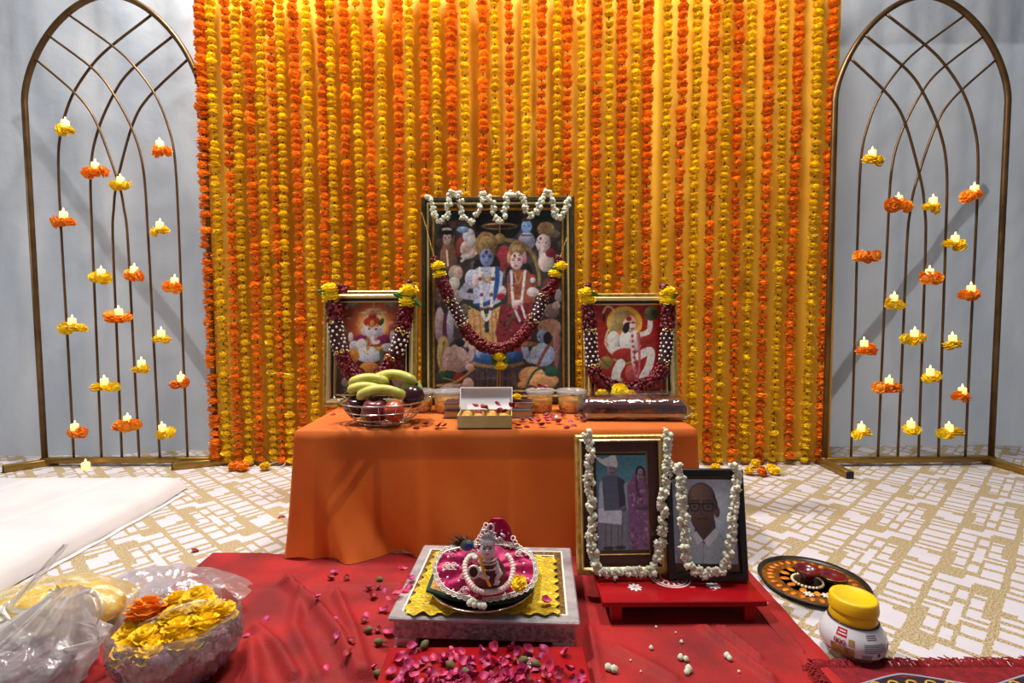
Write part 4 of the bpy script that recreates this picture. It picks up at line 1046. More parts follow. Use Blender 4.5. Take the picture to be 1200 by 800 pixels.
g = G(); g.sheet(lambda u, v: (0.026*(u-0.5)+0.006*nz(u*5, v*4), 0.012*nz(u*6, v*6, 2), 0.052*v*(1-0.3*u)+0.006*nz(u*7, v*3, 5)), 10, 10)
tag(g.build('lilac_wrapper', 'lilac_wrap', M=T(p.x, 1.6825, ZT+0.004)), 'crumpled lilac wrapper beside the sweets tub', 'wrapper')

# ------------------------------------------------------------------ books and sweet box
mat('book_maroon', (70, 10, 18), 0.35, c2=(50, 6, 12), scale=10)
mat('page_cream', (222, 206, 164), 0.8, c2=(196, 178, 134), scale=300, stretch=(0.02, 0.02, 4))
def book(name, label, M, w, d, h, m, pages='page_cream'):
    t = thing(name, label, 'book', M)
    g = G(); g.box((0, 0.002, h/2), (w-0.006, d-0.006, h-0.006)); g.build('pages', pages, t, False)
    for z in (0.0018, h-0.0018):
        g = G(); g.box((0, 0, z), (w, d, 0.0036), 0.001); g.build('cover', m, t, False)
    g = G(); g.box((0, d/2-0.001, h/2), (w, 0.003, h), 0.001); g.build('spine', m, t, False)
    return t
pl = on_z(519, 491, ZT); pr_ = on_z(625, 491, ZT); w_ = pr_.x-pl.x; xc = (pl.x+pr_.x)/2
book('book', 'maroon book with cream page edges at the bottom of the stack behind the sweet box', T(xc, pl.y+0.045, ZT), w_, 0.080, 0.026, 'book_maroon')
book('book', 'maroon book on top of the stack behind the sweet box', T(xc+0.001, pl.y+0.046, ZT+0.0262), w_*0.985, 0.078, 0.024, 'book_maroon')
mat('box_card', (206, 190, 134), 0.6, c2=(190, 172, 112), scale=16)
mat('box_white', (226, 226, 232), 0.5)
mat('laddu', (214, 158, 66), 0.8, c2=(188, 124, 40), scale=60, bump=0.8, bscale=120)
pa = on_z(534, 506.5, ZT); pb = on_z(600, 506.5, ZT); w_ = pb.x-pa.x; xc = (pa.x+pb.x)/2; y0 = max(TY0+0.002, pa.y); d_ = 0.095; hb = 0.038
bxo = thing('sweet_box', 'open card box of round sweets with its white lid raised', 'box', T(xc, y0+d_/2, ZT))
for (c, dd) in (((0, -d_/2+0.001, hb/2), (w_, 0.002, hb)), ((0, d_/2-0.001, hb/2), (w_, 0.002, hb)), ((-w_/2+0.001, 0, hb/2), (0.002, d_-0.004, hb)), ((w_/2-0.001, 0, hb/2), (0.002, d_-0.004, hb))):
    g = G(); g.box(c, dd); g.build('side_panel', 'box_card', bxo, False)
g = G(); g.box((0, 0, 0.001), (w_, d_, 0.002)); g.build('bottom_panel', 'box_card', bxo, False)
LM = T(0, d_/2+0.0015, hb) @ RX(math.radians(-30))
g = G(); g.box((0, 0.001, 0.033), (w_*1.02, 0.002, 0.066), 0.0005, LM)
for s in (-1, 1): g.box((s*(w_*0.51-0.001), -0.010, 0.034), (0.002, 0.020, 0.062), 0, LM)
g.box((0, -0.010, 0.065), (w_*1.02, 0.020, 0.002), 0, LM)
g.build('raised_lid', 'box_white', bxo, False)
rd = random.Random(12)
for j in range(2):
    for i in range(4):
        o = G().ball((0, 0, 0), 0.0175, 14, 10, fn=lambda a, p: 1+0.03*math.sin(7*a+3*p)).build('round_sweet', 'laddu')
        o.matrix_world = T(xc+(i-1.5)*0.0375, y0+d_/2+(j-0.5)*0.040, ZT+0.0225) @ rrot()
        tag(o, 'round golden sweet packed in the open card box', 'sweet', 'round sweets in the card box')
# wrapped book
film_mat('wrap_film', (235, 228, 228), 0.42, 0.015, 0.07, 1.0, 18)
pa = on_z(686, 495, ZT); pb = on_z(812, 497, ZT)
wb_ = 0.315; xc = (pa.x+pb.x)/2; yb = 1.575
wk = thing('wrapped_book', 'thick maroon book in clear plastic wrap on the table corner', 'book', T(xc, yb+0.075, ZT+0.003) @ RZ(-0.06))
g = G(); g.box((0.004, 0, 0.018), (wb_*0.96, 0.150, 0.028), 0.004); g.build('pages', 'page_cream', wk, False)
g = G()
def cov(u, v):
    x = (u-0.5)*wb_; a = v; y = -0.082+0.164*a
    return (x, y, 0.042+0.022*math.sin(PI*min(1, max(0, a*0.8+0.1)))*(0.75+0.25*math.sin(PI*u))+0.003*nz(u*4, v*3))
g.sheet(cov, 24, 14)
g.sheet(lambda u, v: ((u-0.5)*wb_, -0.082-0.005*math.sin(PI*v), (0.042+0.0068*(0.75+0.25*math.sin(PI*u)))*(1-v)+0.020*v), 24, 5)
g.box((0, 0, 0.003), (wb_, 0.160, 0.004), 0.001); g.build('cover', 'book_maroon', wk)
g = G()
def wrap(u, v):
    a = v*2*PI; c, s = math.cos(a), math.sin(a)
    y = 0.094*math.copysign(abs(c)**0.35, c); z = 0.033+0.037*math.copysign(abs(s)**0.6, s)*(1 if s < 0 else 0.72+0.28*abs(math.cos(a))**0.0*(1-abs(c)**3))
    k = 0.005*nz(u*9, v*14, 3)+0.003*nz(u*22, v*30, 6); e = min(u, 1-u)
    sq = min(1, 0.25+e*9)
    return ((u-0.5)*0.352+k, y*(0.9+0.1*sq)+k, max(-0.0025, 0.020+(z-0.020)*sq+k))
g.sheet(wrap, 44, 44, cv=True); g.build('plastic_wrap', 'wrap_film', wk)

# ------------------------------------------------------------------ rose petals
mat('petal_magenta', (182, 22, 84), 0.5, c2=(214, 84, 138), scale=1.3, rnd=0.22, trans=0.2)
mat('petal_red', (168, 14, 40), 0.55, c2=(120, 6, 26), scale=40, rnd=0.15, trans=0.15)
mat('bud_green', (84, 82, 46), 0.8, c2=(110, 104, 70), scale=90)
def petal_mesh(seed, m):
    r = random.Random(seed); g = G(); cu = r.uniform(0.7, 1.3); tw = r.uniform(-.5, .5)
    def f(u, v):
        s = u*2-1; wdt = math.sin(PI*(0.06+0.80*v**1.2))**0.9
        x = s*0.46*wdt; y = v-0.5
        return (x, y, cu*(x*x*1.6+(y*y)*0.9)+tw*x*y+0.04*nz(x*5, y*5, seed))
    g.sheet(f, 6, 7); g.sheet(lambda u, v: tuple(Vector(f(1-u, v))-Vector((0, 0, 0.022))), 6, 7)
    return g.mesh('rose_petal', m)
PM = [petal_mesh(i, 'petal_magenta') for i in range(5)]; PR = [petal_mesh(i+9, 'petal_red') for i in range(4)]
def petal(p, s, label, group, red=False, tilt=0.35, rd=random):
    M = Matrix.Translation(p) @ RZ(rd.uniform(0, 6.28)) @ RX(rd.gauss(0, tilt)) @ RY(rd.gauss(0, tilt)+ (PI if rd.random() < .3 else 0)) @ SC(s)
    o = link('rose_petal', rd.choice(PR if red else PM), None, M)
    return tag(o, label, 'petal', group)
rd = random.Random(21)
spots = [(612, 492), (618, 498), (625, 485), (632, 494), (640, 487), (648, 490), (655, 495), (660, 488), (668, 492), (676, 489), (683, 492), (608, 502), (636, 501), (666, 501), (558, 508), (571, 507),
         (512, 503), (520, 500), (628, 489), (645, 485), (615, 487), (672, 497), (390, 484), (498, 497), (488, 499), (658, 484), (652, 486), (642, 493), (622, 493)]
for (x, y) in spots:
    p = on_z(x, y, ZT+0.005)
    if p.y < TY0+0.014: p.y = TY0+0.014
    petal(p, rd.uniform(0.018, 0.026), 'dark pink rose petal strewn on the orange tablecloth', 'rose petals on the tablecloth', rd.random() < .8, 0.2, rd)
for (x, y) in ((632, 459), (638, 457), (627, 458)):
    p = on_y(x, y, 1.735); petal(Vector((p.x, 1.735+rd.uniform(-.02, .02), ZT+0.081)), 0.026, 'dark pink rose petal on the lid of a sweets tub', 'rose petals on the tub lid', True, 0.2, rd)
p = on_y(606, 470, 1.66); o = link('loose_marigold', MG_Y[0], None, T(p.x, 1.652, ZT+0.0625) @ SC(0.7)); tag(o, 'yellow marigold lying on the top maroon book', 'flower')
for (x, dy, z) in ((-0.058, 0.06, 0.052), (-0.03, 0.062, 0.055), (-0.025, 0.057, 0.048), (0.01, 0.063, 0.056), (0.05, 0.058, 0.052), (0.058, 0.06, 0.056), (0.066, 0.057, 0.049), (-0.045, 0.03, 0.044), (0.03, 0.03, 0.044), (0.015, 0.05, 0.045)):
    petal(Vector((-0.0555+x, y0+d_/2-0.005+dy*0.5, ZT+z)), 0.021, 'dark pink rose petal scattered over the open sweet box', 'rose petals on the sweet box', True, 0.5, rd)
p = on_z(652, 489, ZT+0.008)
tag(link('jasmine_flower', JAS[0], None, Matrix.Translation(p) @ SC(0.009)), 'single white jasmine flower on the orange tablecloth near the tubs', 'flower')

# ------------------------------------------------------------------ red velvet cloth on the floor
CX0, CX1, CY0, CY1 = -0.885, 0.632, 0.52, 1.475
RIDGES = [([(335, 688), (370, 715), (398, 752), (420, 800)], 0.012, 0.016), ([(300, 742), (325, 765), (345, 800)], 0.010, 0.016), ([(395, 700), (413, 742), (432, 800)], 0.010, 0.012),
          ([(262, 700), (280, 722)], 0.008, 0.014), ([(350, 705), (345, 740), (372, 800)], 0.007, 0.016), ([(292, 692), (420, 690), (470, 688)], 0.004, 0.007), ([(815, 732), (850, 760), (905, 800)], 0.007, 0.010),
          ([(835, 730), (890, 775)], 0.006, 0.007), ([(725, 765), (790, 800)], 0.005, 0.014), ([(905, 725), (940, 770)], 0.005, 0.008), ([(690, 740), (700, 800)], 0.006, 0.012), ([(295, 760), (300, 830)], 0.010, 0.02)]
RP = [([on_z(*p) for p in pts], h, w) for pts, h, w in RIDGES]
FLAT = []          # rectangles (x0,x1,y0,y1) where something stands on the cloth
def cloth_z(x, y):
    z = 0.0035+0.0026*(1+nz(x*5+y*2, y*7, 2))+0.0012*(1+nz(x*16, y*16, 4))
    for pts, h, w in RP:
        d = 9
        for a, b in zip(pts[:-1], pts[1:]):
            vx, vy = b.x-a.x, b.y-a.y; t = max(0, min(1, ((x-a.x)*vx+(y-a.y)*vy)/(vx*vx+vy*vy)))
            d = min(d, math.hypot(x-a.x-t*vx, y-a.y-t*vy))
        if d < 3*w: z += 2.2*h*math.exp(-(d/(0.85*w))**2)
    m = 1.0
    for (x0, x1, y0, y1) in FLAT:
        e = max(x0-x, x-x1, y0-y, y-y1)
        m = min(m, max(0, min(1, e/0.03)))
    return 0.003+(z-0.003)*m
S1Z = 0.056; S2Z = 0.046; BJ = 0.078
a = on_z(706, 705, S1Z); b = on_z(899, 703, S1Z); S1 = (a.x, b.x, a.y, 1.405)
a = on_z(456, 758, S2Z); b = on_z(684, 757, S2Z); S2 = (a.x, b.x, a.y-0.30, a.y)
a = on_z(454, 722.6, BJ); b = on_z(680, 729, BJ); c = on_z(495, 637.5, BJ)
BJW = (b-a).length; BJA = math.atan2(b.y-a.y, b.x-a.x); BJD = min(0.345, (c-a).length)
BJM = T((a.x+b.x)/2, (a.y+b.y)/2, 0.0035) @ RZ(BJA) @ T(0, BJD/2, 0)
bc_ = BJM.translation
FLAT += [S1, (S2[0], S2[1], S2[2], S2[3]), (bc_.x-BJW/2, bc_.x+BJW/2, bc_.y-BJD/2-0.01, bc_.y+BJD/2+0.01), (-0.70, 0.60, 1.38, 1.5)]
mat('velvet_red', (164, 12, 14), 0.75, c2=(118, 4, 8), scale=7, sheen=0.22, bump=0.3, bscale=220)
g = G(); nu, nv = 230, 150
def red_pt(u, v):
    x = CX0+(CX1-CX0)*u; y = CY0+(CY1-CY0)*v
    xx = x + (0.010*nz(y*5, 1) if u in (0, 1) else 0)
    return (xx, y + (0.006*nz(x*4, 2) if v == 1 else 0), cloth_z(x, y))
g.sheet(red_pt, nu, nv)
rc = thing('red_cloth', 'creased red velvet cloth spread on the carpet before the table', 'cloth')
g.build('velvet', 'velvet_red', rc)
g = G()   # doubled hem along the stool side
g.sheet(lambda u, v: (CX1-0.055+0.062*u+0.004*nz(v*9, 3), 0.62+0.80*v, 0.0085+0.007*math.sin(PI*u)*(0.6+0.4*nz(v*7, u*2))), 8, 60)
g.build('folded_hem', 'velvet_red', rc)
def on_cloth(px, py, lift=0.0):
    p = on_z(px, py, 0.005); p.z = cloth_z(p.x, p.y)+lift; return p

# ------------------------------------------------------------------ red stools with printed motifs
mat('lacquer_red', (160, 10, 22), 0.28, c2=(146, 6, 18), scale=5, coat=0.3)
mat('print_white', (232, 222, 226), 0.6)
def stool(label, R, z, motifs):
    x0, x1, y0, y1 = R; w, d = x1-x0, y1-y0
    t = thing('red_stool', label, 'stool', T((x0+x1)/2, (y0+y1)/2, 0.003))
    h = z-0.003
    g = G(); g.box((0, 0, h-0.007), (w, d, 0.014), 0.002); g.build('seat_board', 'lacquer_red', t, False)
    for sx in (-1, 1):
        for sy in (-1, 1):
            g = G(); g.box((sx*(w/2-0.035), sy*(d/2-0.02), (h-0.014)/2), (0.026, 0.022, h-0.014), 0.002); g.build('leg', 'lacquer_red', t, False)
        g = G(); g.box((sx*(w/2-0.035), 0, h-0.020), (0.016, d-0.06, 0.012), 0.001); g.build('rail', 'lacquer_red', t, False)
    for kind, x, y, s in motifs:
        g = G(); zz = h+0.0004
        def blob(cx, cy, rx, ry, rot=0):
            pts = []
            for i in range(12):
                a = 2*PI*i/12; u, v = rx*math.cos(a), ry*math.sin(a)
                pts.append((cx+u*math.cos(rot)-v*math.sin(rot), cy+u*math.sin(rot)+v*math.cos(rot), zz))
            g.add(pts, [tuple(range(12))])
        if kind == 'rosette':
            for i in range(8): a = 2*PI*i/8; blob(x+s*0.66*math.cos(a), y+s*0.66*math.sin(a), s*0.34, s*0.2, a)
            for i in range(6): a = 2*PI*i/6; blob(x+s*0.26*math.cos(a), y+s*0.26*math.sin(a), s*0.13, s*0.09, a)
        elif kind == 'medal':
            for rr in (1.0, 0.84, 0.5):
                n = 48; v = []
                for i in range(n):
                    a = 2*PI*i/n; v += [(x+s*rr*math.cos(a), y+s*rr*math.sin(a), zz), (x+s*(rr-0.07)*math.cos(a), y+s*(rr-0.07)*math.sin(a), zz)]
                g.add(v, [(2*i, 2*((i+1) % n), 2*((i+1) % n)+1, 2*i+1) for i in range(n)])
            for i in range(16): a = 2*PI*i/16; blob(x+s*0.66*math.cos(a), y+s*0.66*math.sin(a), s*0.09, s*0.05, a)
        elif kind == 'dashes':
            for i in range(5): g.add([(x+i*s*0.5, y, zz), (x+i*s*0.5+s*0.36, y, zz), (x+i*s*0.5+s*0.36, y+s*0.22, zz), (x+i*s*0.5, y+s*0.22, zz)], [(0, 1, 2, 3)])
        g.build('printed_motif', 'print_white', t, False)
    return t
c1 = ((S1[0]+S1[1])/2, (S1[2]+S1[3])/2); c2_ = ((S2[0]+S2[1])/2, (S2[2]+S2[3])/2)
def rel(px, py, z, c): p = on_z(px, py, z); return p.x-c[0], p.y-c[1]
mm = []
for px, py, kd, s in ((744, 688, 'rosette', 0.017), (836, 686, 'rosette', 0.017), (785, 676, 'medal', 0.050), (808, 688, 'dashes', 0.006), (834, 691.5, 'dashes', 0.004)):
    x, y = rel(px, py, S1Z, c1); mm.append((kd, x, y, s))
stool('red lacquered stool with white printed motifs carrying two framed photographs', S1, S1Z, mm)
mm = []
for px, py, kd, s in ((620, 776, 'rosette', 0.017), (621, 798, 'dashes', 0.008), (570, 830, 'medal', 0.05)):
    x, y = rel(px, py, S2Z, c2_); mm.append((kd, x, y, s))
stool('red lacquered stool strewn with rose petals', S2, S2Z, mm)

# ------------------------------------------------------------------ family photographs
def lean_to(px_c, py_c, z0, ztop, ytop):
    p = on_z(px_c, py_c, z0); return p.y, math.atan2(ytop-p.y, ztop-z0)

def easel(tf, M, h, z0):
    g = G(); top_ = Vector((0, 0.012, h*0.62)); ft = M.inverted() @ (M @ Vector((0, 0, 0)) + Vector((0, 0.105, 0.0015)))
    g.tube([top_, ft], 0.004, 6); g.build('easel_strut', 'board_back', tf)
yb_, ln = on_z(727, 672, S1Z+0.004).y, math.radians(9)
MG_, wG, hG = frame_fit((676.5, 670), (783, 668), (727, 509), yb_, S1Z+0.0062, ln, math.radians(1))
rg = [('outer_moulding', 'frame_gold', [(0, 0.010), (0, -0.012), (0.003, -0.015), (0.010, -0.013)]), ('gold_moulding', 'frame_gold_bright', [(0.010, -0.013), (0.013, -0.016), (0.017, -0.010)]),
      ('mount', 'mount_maroon', [(0.017, -0.008), (0.0175, -0.003), (0.043, -0.002)]), ('gold_lip', 'frame_gold', [(0.043, -0.002), (0.0445, -0.003), (0.046, 0.0)])]
cv = print_couple(); bx4 = cbox(MG_, cv)
tf = picture_frame('framed_photograph', 'gold framed old photograph of a couple standing together', MG_, wG, hG, rg, cv, bx4, glass_y=-0.008)
easel(tf, MG_, hG, S1Z)
fp = lambda x, y: (660+x/3.478, 490+y/3.478)
jasmine_garland('white jasmine garland hung around the photograph of the couple', MG_, [fp(*q) for q in [(95, 62), (108, 130), (104, 200), (110, 290), (115, 400), (115, 480), (125, 560), (140, 612), (200, 630), (280, 622), (350, 618), (380, 570), (395, 500), (405, 420), (400, 330), (420, 240), (425, 150), (422, 58)]],
                0.0105, 0.0078, -0.026, 31, 4)
yk, lk = yb_-0.030, math.radians(11)
MK_, wK, hK = frame_fit((783, 674), (876, 671), (832, 549), yk, S1Z+0.0052, lk, math.radians(-3))
rg = [('black_moulding', 'frame_black', [(0, 0.010), (0, -0.008), (0.002, -0.010), (0.015, -0.010), (0.017, -0.006), (0.017, 0.0)])]
cv = print_elder()
tf = picture_frame('framed_photograph', 'black framed portrait photograph of a person with glasses and white shirt', MK_, wK, hK, rg, cv, cbox(MK_, cv), glass_y=-0.005)
easel(tf, MK_, hK, S1Z)
jasmine_garland('white jasmine garland hung around the black framed portrait', MK_, [fp(*q) for q in [(462, 195), (478, 240), (480, 300), (485, 380), (495, 470), (500, 560), (522, 612), (590, 626), (650, 612), (665, 560), (685, 480), (690, 380), (700, 280), (706, 225), (690, 190)]],
                0.0095, 0.0075, -0.022, 32, 4)

# ------------------------------------------------------------------ silver platform
mat('silver_emboss', (206, 196, 204), 0.34, 0.55, c2=(150, 136, 146), scale=90, bump=1.0, bscale=150)
mat('silver_plain', (214, 212, 216), 0.3, 0.5, c2=(182, 178, 184), scale=30, bump=0.3, bscale=120)
mat('pearl_line', (232, 226, 214), 0.4)
mat('inlay_dark', (58, 34, 16), 0.5, c2=(140, 108, 44), scale=160)
mat('inlay_gold', (176, 140, 64), 0.4, 0.6, c2=(90, 60, 24), scale=140)
mat('inlay_maroon', (88, 20, 24), 0.5, c2=(130, 90, 40), scale=90)
bj = thing('silver_platform', 'low square silver platform with embossed sides carrying the idol', 'platform', BJM)
H = BJ-0.0035
g = G(); g.box((0, 0, H-0.030), (BJW-0.020, BJD-0.020, 0.044), 0.002); g.build('embossed_side', 'silver_emboss', bj, False)
g = G(); g.box((0, 0, H-0.006), (BJW, BJD, 0.010), 0.003); g.build('top_board', 'silver_plain', bj, False)
for sx in (-1, 1):
    for sy in (-1, 1):
        g = G(); g.box((sx*(BJW/2-0.035), sy*(BJD/2-0.035), (H-0.052)/2), (0.046, 0.046, H-0.052), 0.003); g.build('foot', 'silver_plain', bj, False)
def flat_ring(w, d, i0, i1, z):
    a, b = (w/2-i0, d/2-i0), (w/2-i1, d/2-i1)
    vs = [(-a[0], -a[1], z), (a[0], -a[1], z), (a[0], a[1], z), (-a[0], a[1], z), (-b[0], -b[1], z), (b[0], -b[1], z), (b[0], b[1], z), (-b[0], b[1], z)]
    return G().add(vs, [(i, (i+1) % 4, 4+(i+1) % 4, 4+i) for i in range(4)])
for i0, i1, m in ((0.024, 0.028, 'pearl_line'), (0.028, 0.046, 'inlay_dark'), (0.046, 0.050, 'pearl_line'), (0.050, 0.060, 'inlay_gold'), (0.060, 0.063, 'pearl_line'), (0.063, 0.085, 'inlay_maroon'), (0.085, 0.088, 'pearl_line')):
    flat_ring(BJW, BJD, i0, i1, H-0.0005).build('inlay_band', m, bj, False)
g = G(); e = 0.088; g.add([(-BJW/2+e, -BJD/2+e, H-0.0005), (BJW/2-e, -BJD/2+e, H-0.0005), (BJW/2-e, BJD/2-e, H-0.0005), (-BJW/2+e, BJD/2-e, H-0.0005)], [(0, 1, 2, 3)]); g.build('inlay_panel', 'inlay_gold', bj, False)

# gold tissue, plate, mat
mat('gold_tissue', (236, 204, 44), 0.35, 0.35, c2=(196, 168, 60), scale=70, bump=0.9, bscale=130)
pc = [on_z(472, 722, BJ), on_z(654, 722, BJ), on_z(650, 655, BJ), on_z(510, 650, BJ)]
g = G()
def tis(u, v):
    p = (pc[0].lerp(pc[1], u)).lerp(pc[3].lerp(pc[2], u), v)
    e = min(u, 1-u, v, 1-v); k = max(0, 1-e*9)
    x = p.x + (0.005*math.sin(v*50)*k if u < .1 or u > .9 else 0); y = p.y + (0.005*math.sin(u*60)*k if v < .1 or v > .9 else 0)
    return (x, y, BJ+0.0016+0.0030*(1+nz(u*12, v*12, 4))*(0.35+k))
g.sheet(tis, 80, 60); tag(g.build('tissue_cloth', 'gold_tissue'), 'yellow gold tissue cloth with wavy edges on the silver platform', 'cloth')
pcn = on_z(566, 688, BJ+0.012); R_ = 0.118
M_ = T(pcn.x, pcn.y, BJ+0.0085)
g = G(); g.lathe([(0, 0.0), (R_*0.6, 0.0), (R_*0.8, 0.004), (R_*0.97, 0.013), (R_, 0.015), (R_*0.985, 0.0165), (R_*0.8, 0.007), (R_*0.6, 0.002), (0, 0.002)], 48, M_)
tag(g.build('offering_plate', 'chrome'), 'round shallow steel plate under the idol', 'plate')
mat('felt_green', (22, 58, 38), 0.9); mat('brocade_red', (150, 60, 40), 0.6, c2=(186, 134, 78), scale=80); mat('brocade_gold', (196, 160, 96), 0.5, c2=(160, 120, 66), scale=90)
z6 = lambda x, y: (500+x/6.15, 600+y/6.15)
mo = [on_z(*z6(*q), BJ+0.026) for q in [(-5, 575), (200, 640), (460, 672), (640, 650), (770, 575), (795, 380), (720, 300), (430, 260), (110, 280), (60, 400)]]
cm = sum(mo, Vector((0, 0, 0)))/len(mo)
mt = thing('idol_mat', 'green edged red brocade mat on the steel plate', 'mat')
for sc_, z0, z1, m, nm in ((1.0, 0.0255, 0.031, 'felt_green', 'felt_border'), (0.93, 0.031, 0.0325, 'brocade_gold', 'gold_border'), (0.86, 0.0325, 0.0335, 'brocade_red', 'brocade')):
    g = G(); g.prism([tuple((cm+(p-cm)*sc_).xy) for p in mo], BJ+z0, BJ+z1); g.build(nm, m, mt, False)

# ------------------------------------------------------------------ dressed idol
mat('dress_pink', (206, 22, 108), 0.6, c2=(186, 12, 92), scale=12, sheen=0.4)
mat('lace_silver', (226, 220, 214), 0.4, 0.25)
mat('idol_silver', (200, 200, 204), 0.35, 0.35)
mat('idol_maroon', (84, 16, 30), 0.6, c2=(110, 30, 40), scale=60)
mat('ink_black', (18, 16, 16), 0.4)
mat('scarf_yellow', (230, 178, 40), 0.6)
mat('pearl_pink', (232, 204, 196), 0.4)
MI = T(on_z(570, 705, BJ+0.034).x, on_z(570, 705, BJ+0.034).y, BJ+0.0345) @ RX(math.radians(-42))   # leaning robe plane
idol = thing('dressed_idol', 'small silver idol in a spread pink robe with lace edging', 'idol', MI)
q6 = lambda x, y, y0=0.0: on_m(MI, *z6(x, y), y0)
out = catmull([q6(*q) for q in [(150, 285), (100, 330), (72, 400), (88, 480), (140, 550), (220, 590), (300, 612), (400, 622), (500, 612), (600, 592), (690, 560), (757, 510), (775, 430), (757, 350), (715, 300), (620, 260), (520, 240), (400, 240), (280, 255)]], 4, True)
ctr = q6(430, 430)
n = len(out); rings_n = 12
g = G(); vs = [tuple(ctr+Vector((0, -0.018, 0)))]; fs = []
for j in range(1, rings_n+1):
    k = j/rings_n
    for i, p in enumerate(out):
        q = ctr+(p-ctr)*k; vs.append((q.x, -0.004-0.014*(1-k*k)-0.004*math.sin(i*0.9)*k, q.z))
for i in range(n): fs.append((0, 1+i, 1+(i+1) % n))
for j in range(rings_n-1):
    for i in range(n): a = 1+j*n; b = a+n; fs.append((a+i, b+i, b+(i+1) % n, a+(i+1) % n))
g.add(vs, fs); robe = g.build('pink_robe', 'dress_pink', idol)
g = G(); st = resample(out+[out[0]], 0.0125)
for i, p in enumerate(st):
    d = (p-ctr); d.y = 0; d.normalize(); t_ = Vector((-d.z, 0, d.x))
    for rr, th in ((0.0075, 0.0015), (0.0038, 0.0012)):
        g.tube([p+Vector((0, -0.007, 0))+d*(rr*math.cos(a)+0.001)+t_*(rr*math.sin(a)) for a in np.linspace(-2.0, 2.0, 9)], th, 5)
g.tube([p+Vector((0, -0.007, 0)) for p in out], 0.002, 5, closed=True)
g.build('lace_trim', 'lace_silver', robe)
g = G(); rd = random.Random(8)
for (x, y) in ((155, 322), (225, 388), (150, 470), (232, 495), (322, 240), (650, 290), (700, 370), (702, 435), (640, 380), (190, 300), (300, 290), (270, 560), (730, 480), (120, 420)):
    p = q6(x, y, -0.018); g.ball(p, 0.0028, 8, 6)
for (x, y) in ((135, 395), (180, 395), (260, 570), (660, 300), (265, 460), (345, 300)):
    p = q6(x, y, -0.018)
    for k in range(3): g.tube([p+Vector((0.006*math.cos(a)+k*0.004, 0, 0.005*math.sin(a)+(k % 2)*0.004)) for a in np.linspace(0, 5.2, 9)], 0.0012, 5)
g.build('silver_applique', 'lace_silver', robe)
# hood, upright behind the head
MH = MI.inverted() @ T(q6(480, 300).x, 0, 0)
hy = (MI @ q6(480, 290)).y + 0.004
W6 = lambda x, y, dy=0.0: MI.inverted() @ on_y(*z6(x, y), hy+dy)
L_h = [(352, 300), (348, 255), (372, 200), (405, 150), (428, 92), (470, 45)]; R_h = [(700, 330), (676, 280), (640, 225), (620, 180), (603, 110), (560, 52)]
g = G()
def hood(u, v):
    a = catmull([(p[0], p[1], 0) for p in L_h], 4); b = catmull([(p[0], p[1], 0) for p in R_h], 4)
    i = v*(len(a)-1); i0 = min(int(i), len(a)-2); pa_ = a[i0].lerp(a[i0+1], i-i0); pb_ = b[i0].lerp(b[i0+1], i-i0)
    q = pa_.lerp(pb_, u)
    return tuple(W6(q.x, q.y-10*math.sin(PI*u)*v, 0.028*math.sin(PI*u)+0.006*v))
g.sheet(hood, 14, 22); 
g.sheet(lambda u, v: hood(u, 0.999*1.0) if v == 0 else tuple(W6(515+(u-.5)*90*(1-v), 48-14*v*(1-(2*u-1)**2), 0.02*math.sin(PI*u)+0.004)), 14, 4)
hd_ = g.build('hood_veil', 'dress_pink', idol)
g = G()
for side in (L_h, R_h):
    pth = resample(catmull([W6(p[0], p[1], -0.003) for p in side[:5 if side is L_h else 4]], 5), 0.010)
    for i, p in enumerate(pth): g.tube([p+Vector((0.005*math.cos(a), -0.002, 0.005*math.sin(a))) for a in np.linspace(0, 2*PI, 9)[:-1]], 0.0014, 5, closed=True)
for (x, y) in ((490, 80), (540, 130), (580, 210), (600, 270), (560, 170), (500, 150), (590, 150), (640, 260)): g.ball(W6(x, y, 0.010), 0.0024, 6, 4)
g.build('hood_trim', 'lace_silver', hd_)
# figure
fy = (MI @ q6(450, 500, -0.030)).y-0.002; V6 = lambda x, y, dy=0.0: MI.inverted() @ on_y(*z6(x, y), fy+dy)
def ball6(g, x, y, r, dy=0.0, nu=14, nv=10): return g.ball(V6(x, y, dy), r, nu, nv)
RW = MI.inverted().to_3x3().to_4x4()
g = G(); g.ball((0, 0, 0), (0.034, 0.020, 0.042), 16, 10, Matrix.Translation(V6(455, 455, 0.004)) @ RW); body = g.build('torso', 'idol_maroon', idol)
g = G(); g.ball((0, 0, 0), (0.0158, 0.0150, 0.0195), 18, 14, Matrix.Translation(V6(438, 272, -0.008)) @ RW)
g.ball((0, 0, 0), (0.0024, 0.0036, 0.0046), 8, 6, Matrix.Translation(V6(436, 282, -0.0235)) @ RW)
for s in (-1, 1): g.ball((0, 0, 0), (0.003, 0.003, 0.005), 8, 6, Matrix.Translation(V6(438, 275, -0.006)) @ RW @ T(s*0.0140, 0, 0))
g.tube([V6(438, 300, -0.006), V6(440, 345, -0.002)], [0.0075, 0.009], 10)
head = g.build('head', 'idol_silver', idol)
g = G()
for s in (-1, 1):
    g.ball((0, 0, 0), (0.0032, 0.0012, 0.0014), 8, 6, Matrix.Translation(V6(437, 266, -0.0222)) @ RW @ T(s*0.0062, 0.0006, 0))
    g.tube([V6(437+s*10, 252, -0.0232), V6(437+s*24, 247, -0.0220), V6(437+s*36, 254, -0.0195)], 0.0007, 5)
g.build('painted_eyes', 'ink_black', head)
g = G(); g.tube([V6(425, 300, -0.0220), V6(437, 303, -0.0228), V6(449, 300, -0.0220)], 0.0011, 5); g.tube([V6(437, 234, -0.0215), V6(437, 252, -0.0232)], 0.0012, 5); g.build('painted_lips', 'rose_dark', head)
